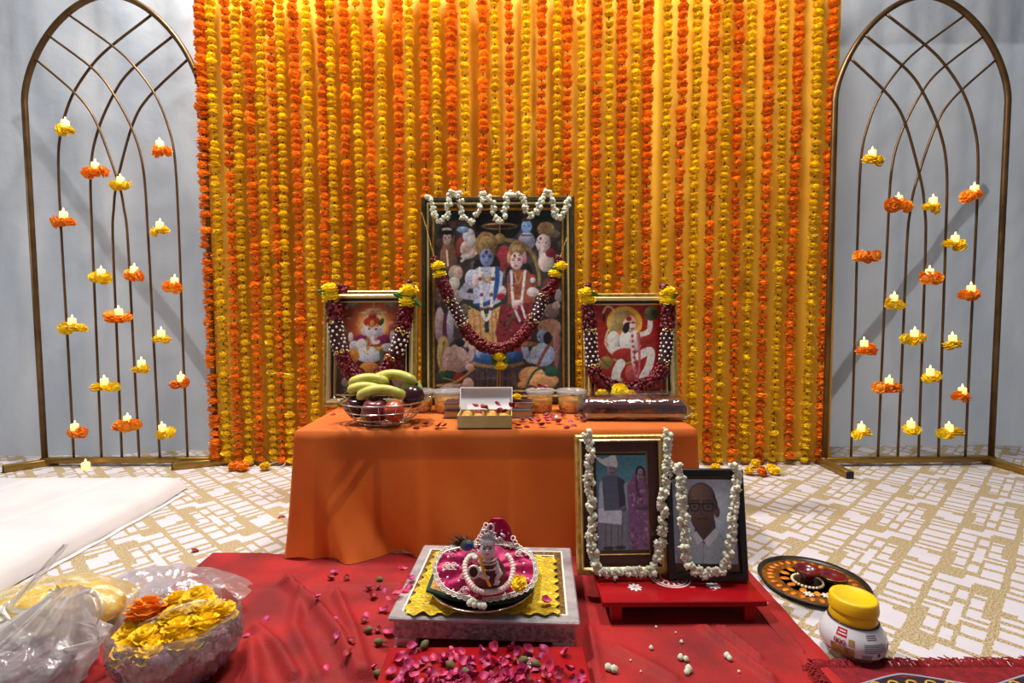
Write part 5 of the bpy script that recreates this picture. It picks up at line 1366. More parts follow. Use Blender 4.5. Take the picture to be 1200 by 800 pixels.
g = G(); g.lathe([(0.0150, 0.0), (0.0165, 0.002), (0.0145, 0.005), (0.0150, 0.008), (0.010, 0.012), (0.0065, 0.017), (0.003, 0.021), (0, 0.023)], 16, Matrix.Translation(V6(440, 222, -0.006)) @ RW)
for k in range(7):
    a = -0.9+k*0.3; p = V6(440, 215, -0.012); d = RW @ Vector((math.sin(a), -0.1, math.cos(a))); g.tube([p+d*0.008, p+d*0.017, p+d*0.022], [0.0020, 0.0026, 0.0008], 6)
for a0 in (0.0,): 
    c_ = V6(462, 112, -0.012); g.tube([c_+RW @ Vector((0.006*math.cos(a), 0, 0.008*math.sin(a))) for a in np.linspace(0, 2*PI, 13)[:-1]], 0.0022, 6, closed=True)
for (x, y) in ((505, 195), (525, 215), (480, 150), (410, 130), (400, 200), (535, 190), (550, 165)): g.ball((0, 0, 0), (0.0065, 0.003, 0.003), 8, 5, Matrix.Translation(V6(x, y, -0.010)) @ RW @ RY((x-440)*0.006))
g.build('crown', 'idol_silver', head)
g = G()
for rr, zz in ((60, 330), (66, 350), (80, 385)):
    for k in range(15): a = PI*(0.05+0.9*k/14); g.ball(V6(440+rr*math.cos(a), zz+rr*0.42*math.sin(a), -0.017), 0.0019, 6, 4)
g.build('pearl_necklace', 'pearl_line', body)
g = G()
g.tube([V6(498, 395, -0.010), V6(530, 440, -0.018), V6(500, 490, -0.022)], [0.007, 0.006, 0.0045], 10); g.tube([V6(390, 400, -0.006), V6(385, 450, -0.016), V6(450, 480, -0.022)], [0.007, 0.006, 0.0045], 10)
g.ball(V6(505, 495, -0.022), 0.0052, 10, 8); g.tube([V6(512, 355, -0.016), V6(508, 440, -0.020)], [0.0015, 0.005], 8)
for k in range(4): g.tube([V6(500+k*9, 495, -0.024), V6(490+k*9, 515, -0.026), V6(484+k*9, 525, -0.024)], 0.0013, 6)
g.build('arms', 'idol_silver', body)
g = G(); g.sheet(lambda u, v: tuple(V6(372+75*v+22*u-10*math.sin(v*3), 310+225*v, -0.021-0.005*math.sin(PI*u))), 5, 16); g.build('scarf', 'scarf_yellow', body)
g = G(); g.ball((0, 0, 0), (0.0095, 0.003, 0.0115), 14, 8, Matrix.Translation(V6(338, 430, -0.020)) @ RW); g.build('mirror', 'ink_black', idol)
g = G(); c_ = V6(338, 430, -0.021); g.tube([c_+RW @ Vector((0.0105*math.cos(a), 0, 0.0125*math.sin(a))) for a in np.linspace(0, 2*PI, 19)[:-1]], 0.0024, 6, closed=True); g.build('mirror_rim', 'lace_silver', idol)
g = G(); pth = catmull([q6(x, y, -0.036) for x, y in [(310, 318), (278, 370), (282, 450), (318, 520), (370, 565), (450, 575), (540, 555), (600, 500), (622, 420), (610, 350), (580, 310)]], 10)
for i, p in enumerate(resample(pth, 0.0030)): 
    g.ball(p, 0.0062*(1 if i % 2 else 0.86), 8, 6)
gl_ = thing('bead_garland', 'pale pink coiled bead garland around the idol', 'garland', MI); g.build('coiled_beads', 'pearl_pink', gl_)['kind'] = 'stuff'
g = G(); g.ball(q6(372, 605, -0.030), 0.0095, 12, 8); g.build('red_pompom', 'petal_red', gl_)
g = G()
for (x, y) in ((310, 655), (345, 665), (385, 670), (412, 675), (330, 640), (360, 640), (300, 345), (345, 330), (330, 315)): g.ball(q6(x, y, -0.030), 0.0068, 8, 6, fn=lambda a, p: 1+0.15*math.sin(5*a))
g.build('white_pompom', 'jasmine', gl_)
p = MI @ q6(662, 525, -0.030)
tag(link('loose_marigold', MG_Y[2], None, Matrix.Translation(p+Vector((0, -0.004, 0.006))) @ RX(0.5) @ SC(0.72)), 'yellow marigold resting on the hem of the pink robe', 'flower')
# peacock feather
mat('feather_dark', (26, 30, 18), 0.5, c2=(52, 44, 22), scale=60); mat('feather_teal', (40, 96, 110), 0.35); mat('feather_blue', (28, 40, 130), 0.3); mat('feather_bronze', (120, 96, 50), 0.4)
pf = thing('peacock_feather', 'peacock feather with blue eye tucked behind the idol', 'feather', MI)
F6 = lambda x, y, dy=0.0: MI.inverted() @ on_y(*z6(x, y), hy-0.020+dy)
g = G(); rd = random.Random(4)
g.tube([F6(365, 275), F6(330, 255), F6(290, 240)], 0.0012, 6); g.build('quill', 'feather_bronze', pf)
g = G()
for k in range(110):
    s = rd.random(); bx0, by0 = 345-90*s, 262-25*s; a = rd.uniform(-0.1, 1.5); L = rd.uniform(70, 150)*(1-0.25*abs(a-0.6))
    ex, ey = bx0-L*math.cos(a)*0.95, by0-L*math.sin(a)*0.85
    g.tube([F6(bx0, by0, rd.uniform(-.004, .006)), F6((bx0+ex)/2+4, (by0+ey)/2-6, rd.uniform(-.006, .006)), F6(ex, ey, rd.uniform(-.01, .01))], [0.0009, 0.0007, 0.0003], 4)
g.build('barbs', 'feather_dark', pf)['kind'] = 'stuff'
for (x, y, rx, ry, m, nm, dy) in ((292, 240, 0.0150, 0.0125, 'feather_bronze', 'eye_ring', -0.006), (298, 243, 0.0120, 0.0100, 'feather_teal', 'eye_ring', -0.0085), (306, 245, 0.0078, 0.0074, 'feather_blue', 'eye_spot', -0.0115)):
    g = G(); g.ball((0, 0, 0), (rx, 0.003, ry), 14, 8, Matrix.Translation(F6(x, y, dy)) @ RW); g.build(nm, m, pf)

# ------------------------------------------------------------------ petals in front
rd = random.Random(77)
cnt = 0
def heap_petal(px, py, lift):
    p = on_z(px, py, S2Z+lift)
    if not (S2[0]+0.012 < p.x < S2[1]-0.012 and p.y < S2[3]-0.012): return
    petal(p, rd.uniform(0.015, 0.023), 'pink rose petal in the heap on the red stool below the silver platform', 'rose petal heap on the red stool', rd.random() < .12, 0.45, rd)
for k in range(215):
    py = 818-abs(rd.gauss(0, 24)); px = rd.gauss(555, 56)
    if py < 766: px = rd.uniform(455, 640)
    dens = max(0, (py-755)/60)
    heap_petal(px, py, 0.005+rd.random()*0.020*min(1, dens))
for (x, y) in ((160, 100), (190, 90), (230, 130), (185, 150), (160, 185), (210, 190), (255, 130), (300, 195), (390, 175), (400, 200), (450, 130), (590, 140), (625, 115), (610, 180), (660, 130), (740, 165), (790, 150), (830, 140), (915, 130), (910, 155), (955, 195), (930, 235), (1035, 155), (990, 255), (1080, 290), (820, 250), (700, 190), (560, 170), (1110, 296), (130, 260), (240, 215), (345, 180), (420, 190), (500, 200), (540, 210), (680, 200), (720, 215), (760, 190), (870, 230), (1010, 250)):
    heap_petal(430+x/4.444, 730+y/4.444, 0.006)
for (x, y) in ((758, 115), (830, 150), (735, 150), (960, 212), (1055, 220), (985, 262), (1075, 262), (660, 328), (370, 383), (245, 482), (765, 430), (775, 535), (855, 580), (840, 662), (705, 672), (945, 365), (1030, 340), (1060, 340), (940, 400), (1020, 460), (1075, 470), (1110, 560), (990, 690), (1015, 205)):
    p = on_cloth(240+x/5, 650+y/5, 0.005)
    petal(p, rd.uniform(0.014, 0.024), 'pink rose petal lying on the red velvet cloth', 'rose petals on the red cloth', rd.random() < .3, 0.2, rd)
for (x, y) in ((472, 668), (482, 678), (473, 690), (466, 696), (480, 686), (641, 705)):
    p = on_z(x, y, BJ+0.006 if x < 600 else BJ+0.011); petal(p, 0.022, 'pink rose petal on the silver platform', 'rose petals on the silver platform', False, 0.2, rd)
for (x, y) in ((329, 604), (231, 643)):
    p = on_z(x, y, 0.006); petal(p, 0.026, 'dark red rose petal on the patterned carpet beside the table', 'rose petals on the carpet', True, 0.4, rd)
def bud(px, py, z=None, s=1.0, where='red velvet cloth'):
    p = on_cloth(px, py) if z is None else on_z(px, py, z)
    t = thing('rose_bud', 'dry green rose bud on the %s' % where, 'rose bud', T(p.x, p.y, p.z+0.0085*s) @ RZ(rd.uniform(0, 6)) @ RX(1.3), 'rose buds on the %s' % where)
    g = G(); g.lathe([(0, -0.009*s), (0.004*s, -0.008*s), (0.0078*s, -0.001*s), (0.006*s, 0.006*s), (0.002*s, 0.010*s), (0, 0.011*s)], 10); g.build('bud_body', 'bud_green', t)
    g = G(); g.tube([(0, 0, -0.008*s), (0.001, 0.002, -0.016*s)], 0.0016*s, 5); g.build('stem', 'leaf_green', t)
for (x, y) in ((1025, 165), (960, 465), (1020, 540)): bud(240+x/5, 650+y/5)
for (x, y) in ((300, 132), (60, 285), (435, 240), (510, 275), (815, 215), (880, 235)): bud(430+x/4.444, 730+y/4.444, S2Z, 1.0, 'red stool below the silver platform') if 430+x/4.444 > 460 else bud(430+x/4.444, 730+y/4.444)
for (x, y, s) in ((515, 410, 5), (693, 375, 4), (688, 470, 7), (718, 478, 6), (735, 540, 8), (725, 555, 6), (960, 462, 7), (975, 475, 6), (265, 535, 8), (298, 545, 8), (545, 278, 3), (660, 317, 2.4), (395, 483, 2.6), (455, 545, 2.4), (1190, 152, 5), (1030, 545, 3)):
    p = on_cloth(660+x/5, 680+y/5)
    tag(link('jasmine_flower', JAS[int(x) % 4], None, T(p.x, p.y, p.z+s*0.0010) @ RZ(x) @ SC(s*0.0011)), 'fallen white jasmine flower on the red velvet cloth', 'flower', 'fallen jasmine on the red cloth')

# ------------------------------------------------------------------ decorated tray, lamps, jar
mat('tray_black', (22, 20, 16), 0.35, c2=(40, 34, 20), scale=40)
mat('tray_brown', (132, 82, 26), 0.35, c2=(84, 46, 14), scale=60)
mat('gem_amber', (226, 138, 22), 0.25, c2=(190, 96, 12), scale=30, coat=0.5)
mat('clay_maroon', (98, 14, 26), 0.25, coat=0.4)
mat('bead_cream', (226, 208, 164), 0.4)
pc_ = on_z(952, 684.5); a_ = on_z(888, 680); b_ = on_z(1017, 692); RT = (b_-a_).length/2
ty = thing('decorated_tray', 'round dark tray with amber gem rings on the carpet', 'tray', T(pc_.x, pc_.y, 0))
g = G(); g.lathe([(0, 0.002), (RT*0.9, 0.002), (RT*0.97, 0.008), (RT, 0.013), (RT*0.985, 0.015), (RT*0.94, 0.010), (RT*0.9, 0.007), (0, 0.007)], 64); g.build('tray_body', 'tray_black', ty)
for r0, r1 in ((0.92, 0.62), (0.59, 0.40), (0.37, 0.0)):
    g = G(); g.lathe([(RT*r0, 0.0073), (RT*r0*0.995, 0.0078), (RT*r1+0.0001, 0.0078)], 64); g.build('painted_ring', 'tray_brown', ty)
for rr, nn, sx in ((0.76, 30, 0.0115), (0.50, 13, 0.0145)):
    for k in range(nn):
        a = 2*PI*k/nn; g = G(); g.ball((0, 0, 0), (sx*0.9, sx*0.62, 0.003), 8, 5, T(rr*RT*math.cos(a), rr*RT*math.sin(a), 0.0085) @ RZ(a)); g.build('amber_gem', 'gem_amber', ty)
def lamp_dish(px, py, label, kind):
    p = on_z(px, py, 0.009); t = thing('clay_lamp', label, 'oil lamp', T(p.x, p.y, 0.0085))
    if kind == 0:
        g = G(); g.lathe([(0, 0), (0.032, 0), (0.034, 0.003), (0.030, 0.005), (0, 0.005)], 32); g.build('base_disc', 'tray_black', t)
        for k in range(26): a = 2*PI*k/26; g = G(); g.ball((0.035*math.cos(a), 0.035*math.sin(a), 0.004), 0.0042, 6, 4); g.build('cream_bead', 'bead_cream', t)
        g = G(); g.lathe([(0, 0.005), (0.016, 0.005), (0.013, 0.012), (0.016, 0.018), (0.030, 0.032), (0.032, 0.037), (0.030, 0.038), (0.024, 0.030), (0.012, 0.022), (0, 0.021)], 32); g.build('cup', 'clay_maroon', t)
    else:
        g = G(); g.lathe([(0, 0), (0.020, 0), (0.030, 0.010), (0.033, 0.016), (0.030, 0.018), (0.022, 0.010), (0, 0.006)], 32); g.build('cup', 'clay_maroon', t)
        g = G()
        for zz, r in ((0.011, 0.0315), (0.017, 0.0328)): g.tube([(r*math.cos(a), r*math.sin(a), zz) for a in np.linspace(0, 2*PI, 33)[:-1]], 0.0016, 6, closed=True)
        g.build('gold_rim', 'inlay_gold', t)
lamp_dish(946, 682, 'maroon clay lamp cup on a beaded stand in the decorated tray', 0)
lamp_dish(976, 681, 'low maroon clay lamp with gold rims in the decorated tray', 1)
mat('shell_white', (214, 206, 190), 0.4)
for k, (x, y) in enumerate(((948, 696), (969, 698))):
    p = on_z(x, y, 0.010); g = G()
    for i in range(7): a = 2*PI*i/7; g.ball((0, 0, 0), (0.007, 0.0035, 0.002), 8, 5, RZ(a) @ T(0.007, 0, 0))
    g.ball((0, 0, 0.001), 0.003, 8, 5)
    tag(g.build('shell_flower', 'shell_white', M=T(p.x, p.y, 0.0105)), 'white shell flower on the decorated tray', 'ornament', 'shell flowers on the tray')
# jar
film_mat('jar_clear', (226, 214, 196), 0.5, 0.12, 0.06)
mat('cap_yellow', (240, 196, 20), 0.4, c2=(232, 184, 12), scale=14)
mat('label_white', (206, 206, 214), 0.35, coat=0.3); mat('label_red', (176, 24, 34), 0.4); mat('label_text', (70, 70, 92), 0.5); mat('label_photo', (170, 128, 74), 0.5, c2=(120, 84, 44), scale=90); mat('paste_brown', (172, 128, 96), 0.6, c2=(150, 104, 72), scale=30)
pj = on_z(998, 766); JM = T(pj.x, pj.y, 0) @ RZ(math.radians(8))
jar = thing('pickle_jar', 'squat clear jar with yellow cap and white label on the carpet', 'jar', JM)
jp = [(0, 0.001), (0.040, 0.001), (0.047, 0.006), (0.057, 0.026), (0.0595, 0.042), (0.056, 0.058), (0.047, 0.074), (0.042, 0.082), (0.0415, 0.092)]
jpp = [(p.x, p.z) for p in catmull([(a, 0, b) for a, b in jp], 4)]
g = G(); g.lathe([(max(0, a), b) for a, b in jpp], 40); g.build('jar_glass', 'jar_clear', jar)
g = G(); g.lathe([(max(0, a*0.95), b*0.96+0.002) for a, b in jpp if b < 0.07]+[(0, 0.068)], 32); g.build('paste', 'paste_brown', jar)
def jr(z):
    for (a, b), (c, d) in zip(jpp[:-1], jpp[1:]):
        if b <= z <= d and d > b: return a+(c-a)*(z-b)/(d-b)
    return 0.05
def patch(a0, a1, z0, z1, m, nm, parent, lift=0.0006, n=20, k=8):
    g = G(); g.sheet(lambda u, v: ((jr(z0+(z1-z0)*v)+lift)*math.cos(a0+(a1-a0)*u), (jr(z0+(z1-z0)*v)+lift)*math.sin(a0+(a1-a0)*u), z0+(z1-z0)*v), n, k); return g.build(nm, m, parent)
D = lambda a: math.radians(a-14)
lab = patch(0, 2*PI, 0.027, 0.078, 'label_white', 'paper_label', jar, n=60, k=14)
patch(D(212), D(232), 0.060, 0.074, 'label_red', 'red_badge', lab, 0.0010)
patch(D(215), D(231), 0.064, 0.066, 'label_white', 'badge_line', lab, 0.0014, 8, 2); patch(D(217), D(229), 0.069, 0.071, 'label_white', 'badge_line', lab, 0.0014, 8, 2)
for k in range(3):
    a = D(214+k*7); g = G(); r_ = jr(0.050)+0.0016
    g.tube([(r_*math.cos(a+0.045*math.cos(t)), r_*math.sin(a+0.045*math.cos(t)), 0.0515+0.0048*math.sin(t)) for t in np.linspace(0, 2*PI, 13)[:-1]], 0.0010, 5, closed=True); g.build('red_lettering', 'label_red', lab)
patch(D(205), D(246), 0.026, 0.044, 'label_photo', 'food_picture', lab, 0.0010); patch(D(236), D(246), 0.048, 0.060, 'label_photo', 'food_picture', lab, 0.0010)
patch(D(318), D(335), 0.034, 0.048, 'label_photo', 'food_picture', lab, 0.0010)
for k in range(5): patch(D(262), D(262+(46, 50, 44, 48, 40)[k]), 0.042+k*0.0034, 0.0432+k*0.0034, 'label_text', 'print_line', lab, 0.0010, 10, 2)
for k in range(4): patch(D(258), D(276), 0.026+k*0.003, 0.0275+k*0.003, 'label_text', 'print_line', lab, 0.0010, 8, 2)
patch(D(286), D(292), 0.033, 0.040, 'label_text', 'print_line', lab, 0.0010, 4, 3)
for k in range(3): patch(D(268), D(290), 0.064+k*0.0030, 0.0652+k*0.0030, 'label_text', 'print_line', lab, 0.0010, 8, 2)
g = G(); g.lathe([(0.0425, 0.080), (0.0435, 0.082), (0.0420, 0.092), (0.0405, 0.098)], 40); g.build('neck_sleeve', 'cap_yellow', jar)
g = G(); g.lathe([(0.0405, 0.099), (0.0445, 0.100), (0.0450, 0.103), (0.0432, 0.122), (0.0415, 0.1255), (0.034, 0.1262), (0.033, 0.1250), (0, 0.1250)], 44); cap = g.build('cap', 'cap_yellow', jar)
g = G(); g.tube([(0.0455*math.cos(a), 0.0455*math.sin(a), 0.079) for a in np.linspace(0, 2*PI, 41)[:-1]], 0.0008, 6, closed=True); g.build('neck_band', 'ink_black', jar)

# ------------------------------------------------------------------ fringed rug
mat('rug_red', (142, 10, 26), 0.9, c2=(110, 4, 18), scale=60, bump=0.8, bscale=300); mat('rug_fringe', (150, 12, 24), 0.9, c2=(112, 4, 16), scale=200)
mat('rug_line', (150, 154, 178), 0.8); mat('rug_gold', (196, 150, 62), 0.8); mat('rug_dark', (40, 12, 22), 0.9)
ra = on_z(957, 788); rb = on_z(1198, 787); RXa, RXb, RYb = ra.x, 1.55, ra.y
rg_ = thing('fringed_rug', 'dark red patterned rug with a fringed edge beside the jar', 'rug')
g = G(); g.box(((RXa+RXb)/2, RYb-0.30, 0.0075), (RXb-RXa, 0.60, 0.009), 0.002); g.build('pile', 'rug_red', rg_, False)
g = G(); r_ = random.Random(6)
for k in range(430):
    x = RXa-0.004+(RXb-RXa)*k/430; L = r_.uniform(0.014, 0.030)
    g.tube([(x, RYb-0.006, 0.009), (x+r_.uniform(-.004, .004), RYb+L*0.5, 0.015+r_.uniform(-.002, .004)), (x+r_.uniform(-.010, .010), RYb+L, 0.007+r_.uniform(-.002, .007))], [0.0022, 0.0020, 0.0010], 4)
for k in range(150):
    y = RYb-0.40*k/150; L = r_.uniform(0.02, 0.045)*(1.3 if 20 < k < 60 else 0.7)
    g.tube([(RXa+0.004, y, 0.010), (RXa-L*0.5, y+r_.uniform(-.006, .006), 0.016), (RXa-L, y+r_.uniform(-.014, .010), 0.013)], [0.0020, 0.0018, 0.0009], 4)
g.build('fringe', 'rug_fringe', rg_)['kind'] = 'stuff'
for k in range(4):
    x0 = RXa+0.03+k*0.26
    g = G(); pth = [(x0+0.24*s, RYb-0.045+0.022*math.sin(PI*s)**1.2-0.010*abs(math.cos(PI*s)), 0.0128) for s in np.linspace(0, 1, 25)]
    g.tube(pth, 0.0022, 5); g.build('pale_scroll', 'rug_line', rg_)
    g = G(); g.sheet(lambda u, v: (x0+0.02+0.20*u, RYb-0.048-0.03*v+0.018*math.sin(PI*u)*(1-v), 0.0126), 16, 4); g.build('dark_field', 'rug_dark', rg_)
    for j in range(5):
        g = G(); cx_, cy_ = x0+0.05+0.035*j, RYb-0.058+0.010*math.sin(PI*(0.2+0.15*j))
        g.tube([(cx_+0.009*math.cos(a), cy_+0.007*math.sin(a), 0.0135) for a in np.linspace(0, 5, 9)], 0.0022, 5); g.build('gold_motif', 'rug_gold', rg_)

# ------------------------------------------------------------------ white mattress
mat('mattress_white', (212, 211, 214), 0.85, c2=(202, 199, 202), scale=5, sheen=0.2, bump=0.25, bscale=40)
mc = on_z(212, 580); X1, Y1 = mc.x+0.0, 2.075
def mat_pt(u, v):
    x = -2.65+(X1+2.65)*u; y = 0.95+(Y1-0.95)*v
    e = min((1-u)*(X1+2.65), (1-v)*(Y1-0.95)); rnd_ = min(1, e/0.07)
    z = 0.004+0.056*math.sqrt(max(0, 1-(1-rnd_)**2))
    z += (0.008*nz(x*3, y*3, 1)+0.007*nz(x*2+y*7, y*2, 6)+0.004*nz(x*12+y*5, y*10, 3)+0.006*math.exp(-(((x+1.62)-0.12*(y-1.7))/0.010)**2)*-1.6-0.010*math.exp(-(((x+1.95)-0.2*(y-1.8))/0.010)**2))*rnd_
    cr_ = 0.035*math.exp(-(((1-u)*(X1+2.65))**2+((1-v)*(Y1-0.95))**2)/0.02)
    wv = 0.010*nz(y*4, 3)*(1 if u > 0.97 else 0)
    return (x-cr_*0.6+wv, y-cr_*0.5, max(0.002, z))
ms = thing('mattress', 'white cotton mattress lying flat beside the arch', 'mattress')
g = G(); g.sheet(mat_pt, 120, 90); g.build('cover', 'mattress_white', ms)
g = G(); g.sheet(lambda u, v: (X1+0.004+0.014*u+0.008*nz(v*9, 2), 1.2+0.78*v, 0.0025+0.003*(1-u)), 4, 40); g.build('under_sheet', 'mattress_white', ms)

# ------------------------------------------------------------------ plastic bags
film_mat('bag_clear', (238, 228, 236), 0.32, 0.42, 0.20, 1.0, 26)
film_mat('bag_milky', (246, 246, 248), 0.34, 0.46, 0.16, 1.0, 36)
film_mat('bag_flower', (240, 236, 226), 0.42, 0.24, 0.10, 0.9, 34)
film_mat('bag_yellow', (244, 232, 170), 0.30, 0.34, 0.14, 1.0, 40)
mat('petal_purple', (112, 62, 96), 0.6, c2=(150, 100, 128), scale=50, trans=0.15)
def blob_bag(c, rx, ry, h, seed, top_open=None, nseg=64, rows=26, rough=0.05, M=None):
    """soft closed or open bag skin sitting on the floor"""
    def f(u, v):
        a = 2*PI*u; lim = 0.97 if top_open is None else top_open; p = PI*(1-v*lim)
        r = math.sin(p); z = (math.cos(p)*-1 if False else math.cos(p))
        zz = h*0.5*(1+z); zz = zz if zz > h*0.1 else zz*0.6
        rr = r**0.75*(1+rough*nz(3*math.cos(a), 3*math.sin(a), seed+zz*20)+rough*0.7*nz(9*math.cos(a), 9*math.sin(a), seed+zz*30))
        return (c[0]+rx*rr*math.cos(a), c[1]+ry*rr*math.sin(a), c[2]+max(0.0, zz)+rough*0.06*nz(a*3, v*8, seed)*(1 if v > .2 else 0))
    g = G(); g.sheet(f, nseg, rows, cu=True); return g
def band(g, pts, w, wn=4, twist=0.0):
    P = catmull([Vector(p) for p in pts], 8)
    for _ in (0,):
        g.sheet(lambda u, v: tuple(P[min(len(P)-1, int(v*(len(P)-1)+.5))] + Vector(((u-0.5)*w*math.cos(twist), 0.25*w*math.sin(u*9+v*7), (u-0.5)*w*math.sin(twist)+0.004*math.sin(u*12)))), wn, len(P))
# bag of flowers
fc = on_z(196, 782); fc.y = max(fc.y, 1.02); FC = Vector((-0.655, 0.965, 0.0065))
fb_ = thing('flower_bag', 'open clear plastic bag full of marigolds and purple petals on red cloth', 'bag', Matrix.Translation(FC))
g = blob_bag((0, 0, 0), 0.115, 0.108, 0.165, 3.3, 0.66); g.build('bag_film', 'bag_flower', fb_)
g = G(); band(g, [(-0.118, -0.02, 0.075), (-0.07, -0.03, 0.105), (-0.02, -0.02, 0.128), (0.03, 0.0, 0.138), (0.075, 0.03, 0.125)], 0.022, 5, 1.2)
band(g, [(-0.025, -0.03, 0.125), (-0.035, -0.05, 0.11), (-0.025, -0.075, 0.085), (0.005, -0.095, 0.075), (0.03, -0.09, 0.09)], 0.012, 4, 0.6)
g.build('tied_handles', 'bag_milky', fb_)
rd = random.Random(5); g = G()
for k in range(560):
    a = rd.uniform(0, 6.28); zz = rd.uniform(0.008, 0.100); r = rd.uniform(0.80, 0.97)*math.sin(PI*(0.12+0.42*min(1, zz/0.083)))**0.75
    M = T(0.112*r*math.cos(a), 0.104*r*math.sin(a), zz) @ RZ(a) @ RY(1.2+rd.gauss(0, .4)); s = rd.uniform(0.008, 0.014)
    g.ball((0, 0, 0), (s, s*0.8, s*0.22), 6, 4, M)
g.lathe([(0, 0.004), (0.065, 0.004), (0.085, 0.03), (0.088, 0.07), (0.06, 0.08), (0, 0.08)], 20)
pp_ = tag(g.build('purple_petals', 'petal_purple', M=Matrix.Translation(FC)), 'loose purple petals filling the clear flower bag', 'petals', kind='stuff')
BG_Y = marigold(0.031, 0.022, 91, (13, 14, 13, 10, 6)).mesh('marigold', 'marigold_yellow', False); BG_O = marigold(0.033, 0.024, 92, (13, 14, 13, 10, 6)).mesh('marigold', 'marigold_orange', False)
for k, (x, y, z, yl) in enumerate(((-0.062, 0.002, 0.128, 0), (0.012, 0.045, 0.126, 1), (0.0, -0.005, 0.116, 1), (0.042, 0.02, 0.120, 1), (0.028, -0.035, 0.112, 1), (-0.026, -0.045, 0.104, 1), (-0.066, -0.030, 0.098, 1), (0.062, -0.014, 0.108, 1), (0.050, -0.052, 0.098, 1), (0.0, -0.066, 0.094, 1), (-0.045, -0.062, 0.090, 1), (-0.03, 0.048, 0.116, 1), (0.068, 0.03, 0.106, 1), (-0.075, 0.012, 0.100, 1))):
    o = link('bagged_marigold', BG_Y if yl else BG_O, None, Matrix.Translation(FC+Vector((x, y, z))) @ RX(rd.uniform(-.5, .3)) @ RZ(k) @ SC(1.0 if yl else 1.12))
    if yl: tag(o, 'yellow marigold heaped in the clear flower bag', 'flower', 'yellow marigolds in the flower bag')
    else: tag(o, 'large orange marigold at the mouth of the flower bag', 'flower')
# bag of yellow petals
yc = on_z(60, 745); YC = Vector((yc.x+0.0, yc.y+0.02, 0.0055))
g = blob_bag((0, 0, 0), 0.150, 0.085, 0.105, 7.1, None, rough=0.15)
yb2 = thing('yellow_bag', 'pale yellow plastic bag of flower petals behind the milky bag', 'bag', Matrix.Translation(YC) @ RZ(0.15)); g.build('bag_film', 'bag_yellow', yb2)
g = blob_bag((0, 0, 0.003), 0.132, 0.070, 0.085, 2.1, None, 40, 18, 0.18); 
mat('petal_yellow', (238, 204, 60), 0.7, c2=(220, 170, 36), scale=60, bump=1.0, bscale=90)
tag(g.build('yellow_petals', 'petal_yellow', M=Matrix.Translation(YC) @ RZ(0.15)), 'loose yellow petals inside the pale yellow bag', 'petals', kind='stuff')
# milky carrier bag with handles
wc_ = on_z(42, 800); WC = Vector((wc_.x-0.005, wc_.y-0.02, 0.0055))
wb2 = thing('carrier_bag', 'milky white carrier bag with raised handles and purple petals inside', 'bag', Matrix.Translation(WC))
def mbag(u, v):
    a = 2*PI*u; k = v
    r = (0.115 if k < .45 else 0.115-0.085*((k-.45)/.55)**0.8)*min(1, 0.75+k*2.5)
    rr = r*(1+0.10*nz(2*math.cos(a), 2*math.sin(a), k*3+1)+0.16*math.sin(a*8+k*3+2*nz(a, k*3))*k+0.09*math.sin(a*17+k*5)*k+0.10*nz(6*math.cos(a), 6*math.sin(a), k*6))
    return (rr*math.cos(a)+0.060*k*k, rr*0.8*math.sin(a)-0.01+0.05*k, 0.165*k)
g = G(); g.sheet(mbag, 150, 40, cu=True); g.build('bag_film', 'bag_milky', wb2)
rdp = random.Random(9); g = G()
for k in range(200):
    a = rdp.uniform(0, 6.28); zz = rdp.uniform(0.006, 0.065); s = rdp.uniform(.008, .014); r = rdp.uniform(.55, .86)*0.10
    g.ball((0, 0, 0), (s, s*.8, s*.25), 6, 4, T(r*math.cos(a), r*0.8*math.sin(a)-0.008, zz) @ rrot())
g.lathe([(0, 0.004), (0.060, 0.004), (0.066, 0.05), (0, 0.06)], 16)
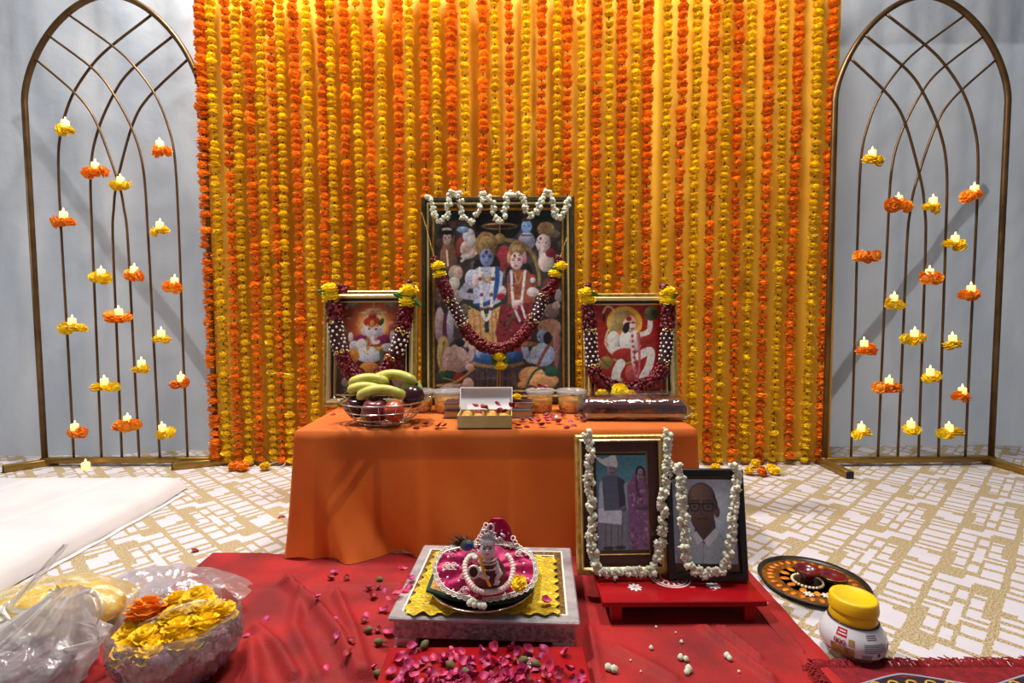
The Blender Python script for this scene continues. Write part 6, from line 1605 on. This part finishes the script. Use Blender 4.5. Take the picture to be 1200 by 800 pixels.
tag(g.build('purple_petals', 'petal_purple', M=Matrix.Translation(WC)), 'loose purple petals inside the milky carrier bag', 'petals', kind='stuff')
def Wp(px, py, y): p = on_y(px, py, y); return p-WC
yy = WC.y
g = G()
band(g, [Wp(62, 715, yy+.04), Wp(85, 700, yy+.03), Wp(108, 693, yy+.02), Wp(118, 712, yy), Wp(112, 735, yy-.01)], 0.014, 4, 0.9)
band(g, [Wp(60, 730, yy+.03), Wp(95, 733, yy+.01), Wp(113, 740, yy-.01), Wp(112, 752, yy-.02), Wp(80, 762, yy-.02), Wp(58, 765, yy-.02)], 0.018, 4, 1.3)
h1 = g.build('handle_loop', 'bag_milky', wb2)
g = G(); band(g, [Wp(60, 720, yy+.03), Wp(35, 718, yy+.05), Wp(12, 712, yy+.08), Wp(30, 690, yy+.10), Wp(52, 665, yy+.11), Wp(74, 640, yy+.12)], 0.026, 5, 0.4)
band(g, [Wp(74, 640, yy+.12), Wp(50, 664, yy+.115), Wp(20, 700, yy+.10), Wp(0, 715, yy+.07), Wp(20, 740, yy+.04), Wp(45, 745, yy+.02)], 0.018, 4, 0.7)
g.build('raised_handle', 'bag_milky', wb2)
# empty clear bag lying flat
ca_ = on_z(128, 690); cb_ = on_z(292, 686)
P4 = [on_z(118, 712), on_z(250, 716), on_z(297, 688), on_z(240, 668), on_z(150, 672)]
cc = on_z(205, 690)
def flatbag(u, v):
    a = 2*PI*u; d = Vector((math.cos(a), math.sin(a), 0))
    n = len(bo); i = u*n; i0 = int(i) % n; p = bo[i0].lerp(bo[(i0+1) % n], i-int(i))
    q = cc+(p-cc)*v
    z = 0.008+0.034*(1-v*v)**0.8*(0.55+0.9*abs(nz(q.x*14, q.y*14, 3)))+0.012*abs(nz(q.x*40, q.y*40, 5))*(1-v)
    return (q.x, q.y, z)
bo = catmull(P4, 6, True)
g = G(); g.sheet(flatbag, 60, 20, cu=True); g.sheet(lambda u, v: tuple(Vector(flatbag(u, v)).xy)+(0.0070,), 60, 6, cu=True)
tag(g.build('empty_plastic_bag', 'bag_clear'), 'empty clear plastic bag crumpled on the carpet edge', 'bag')
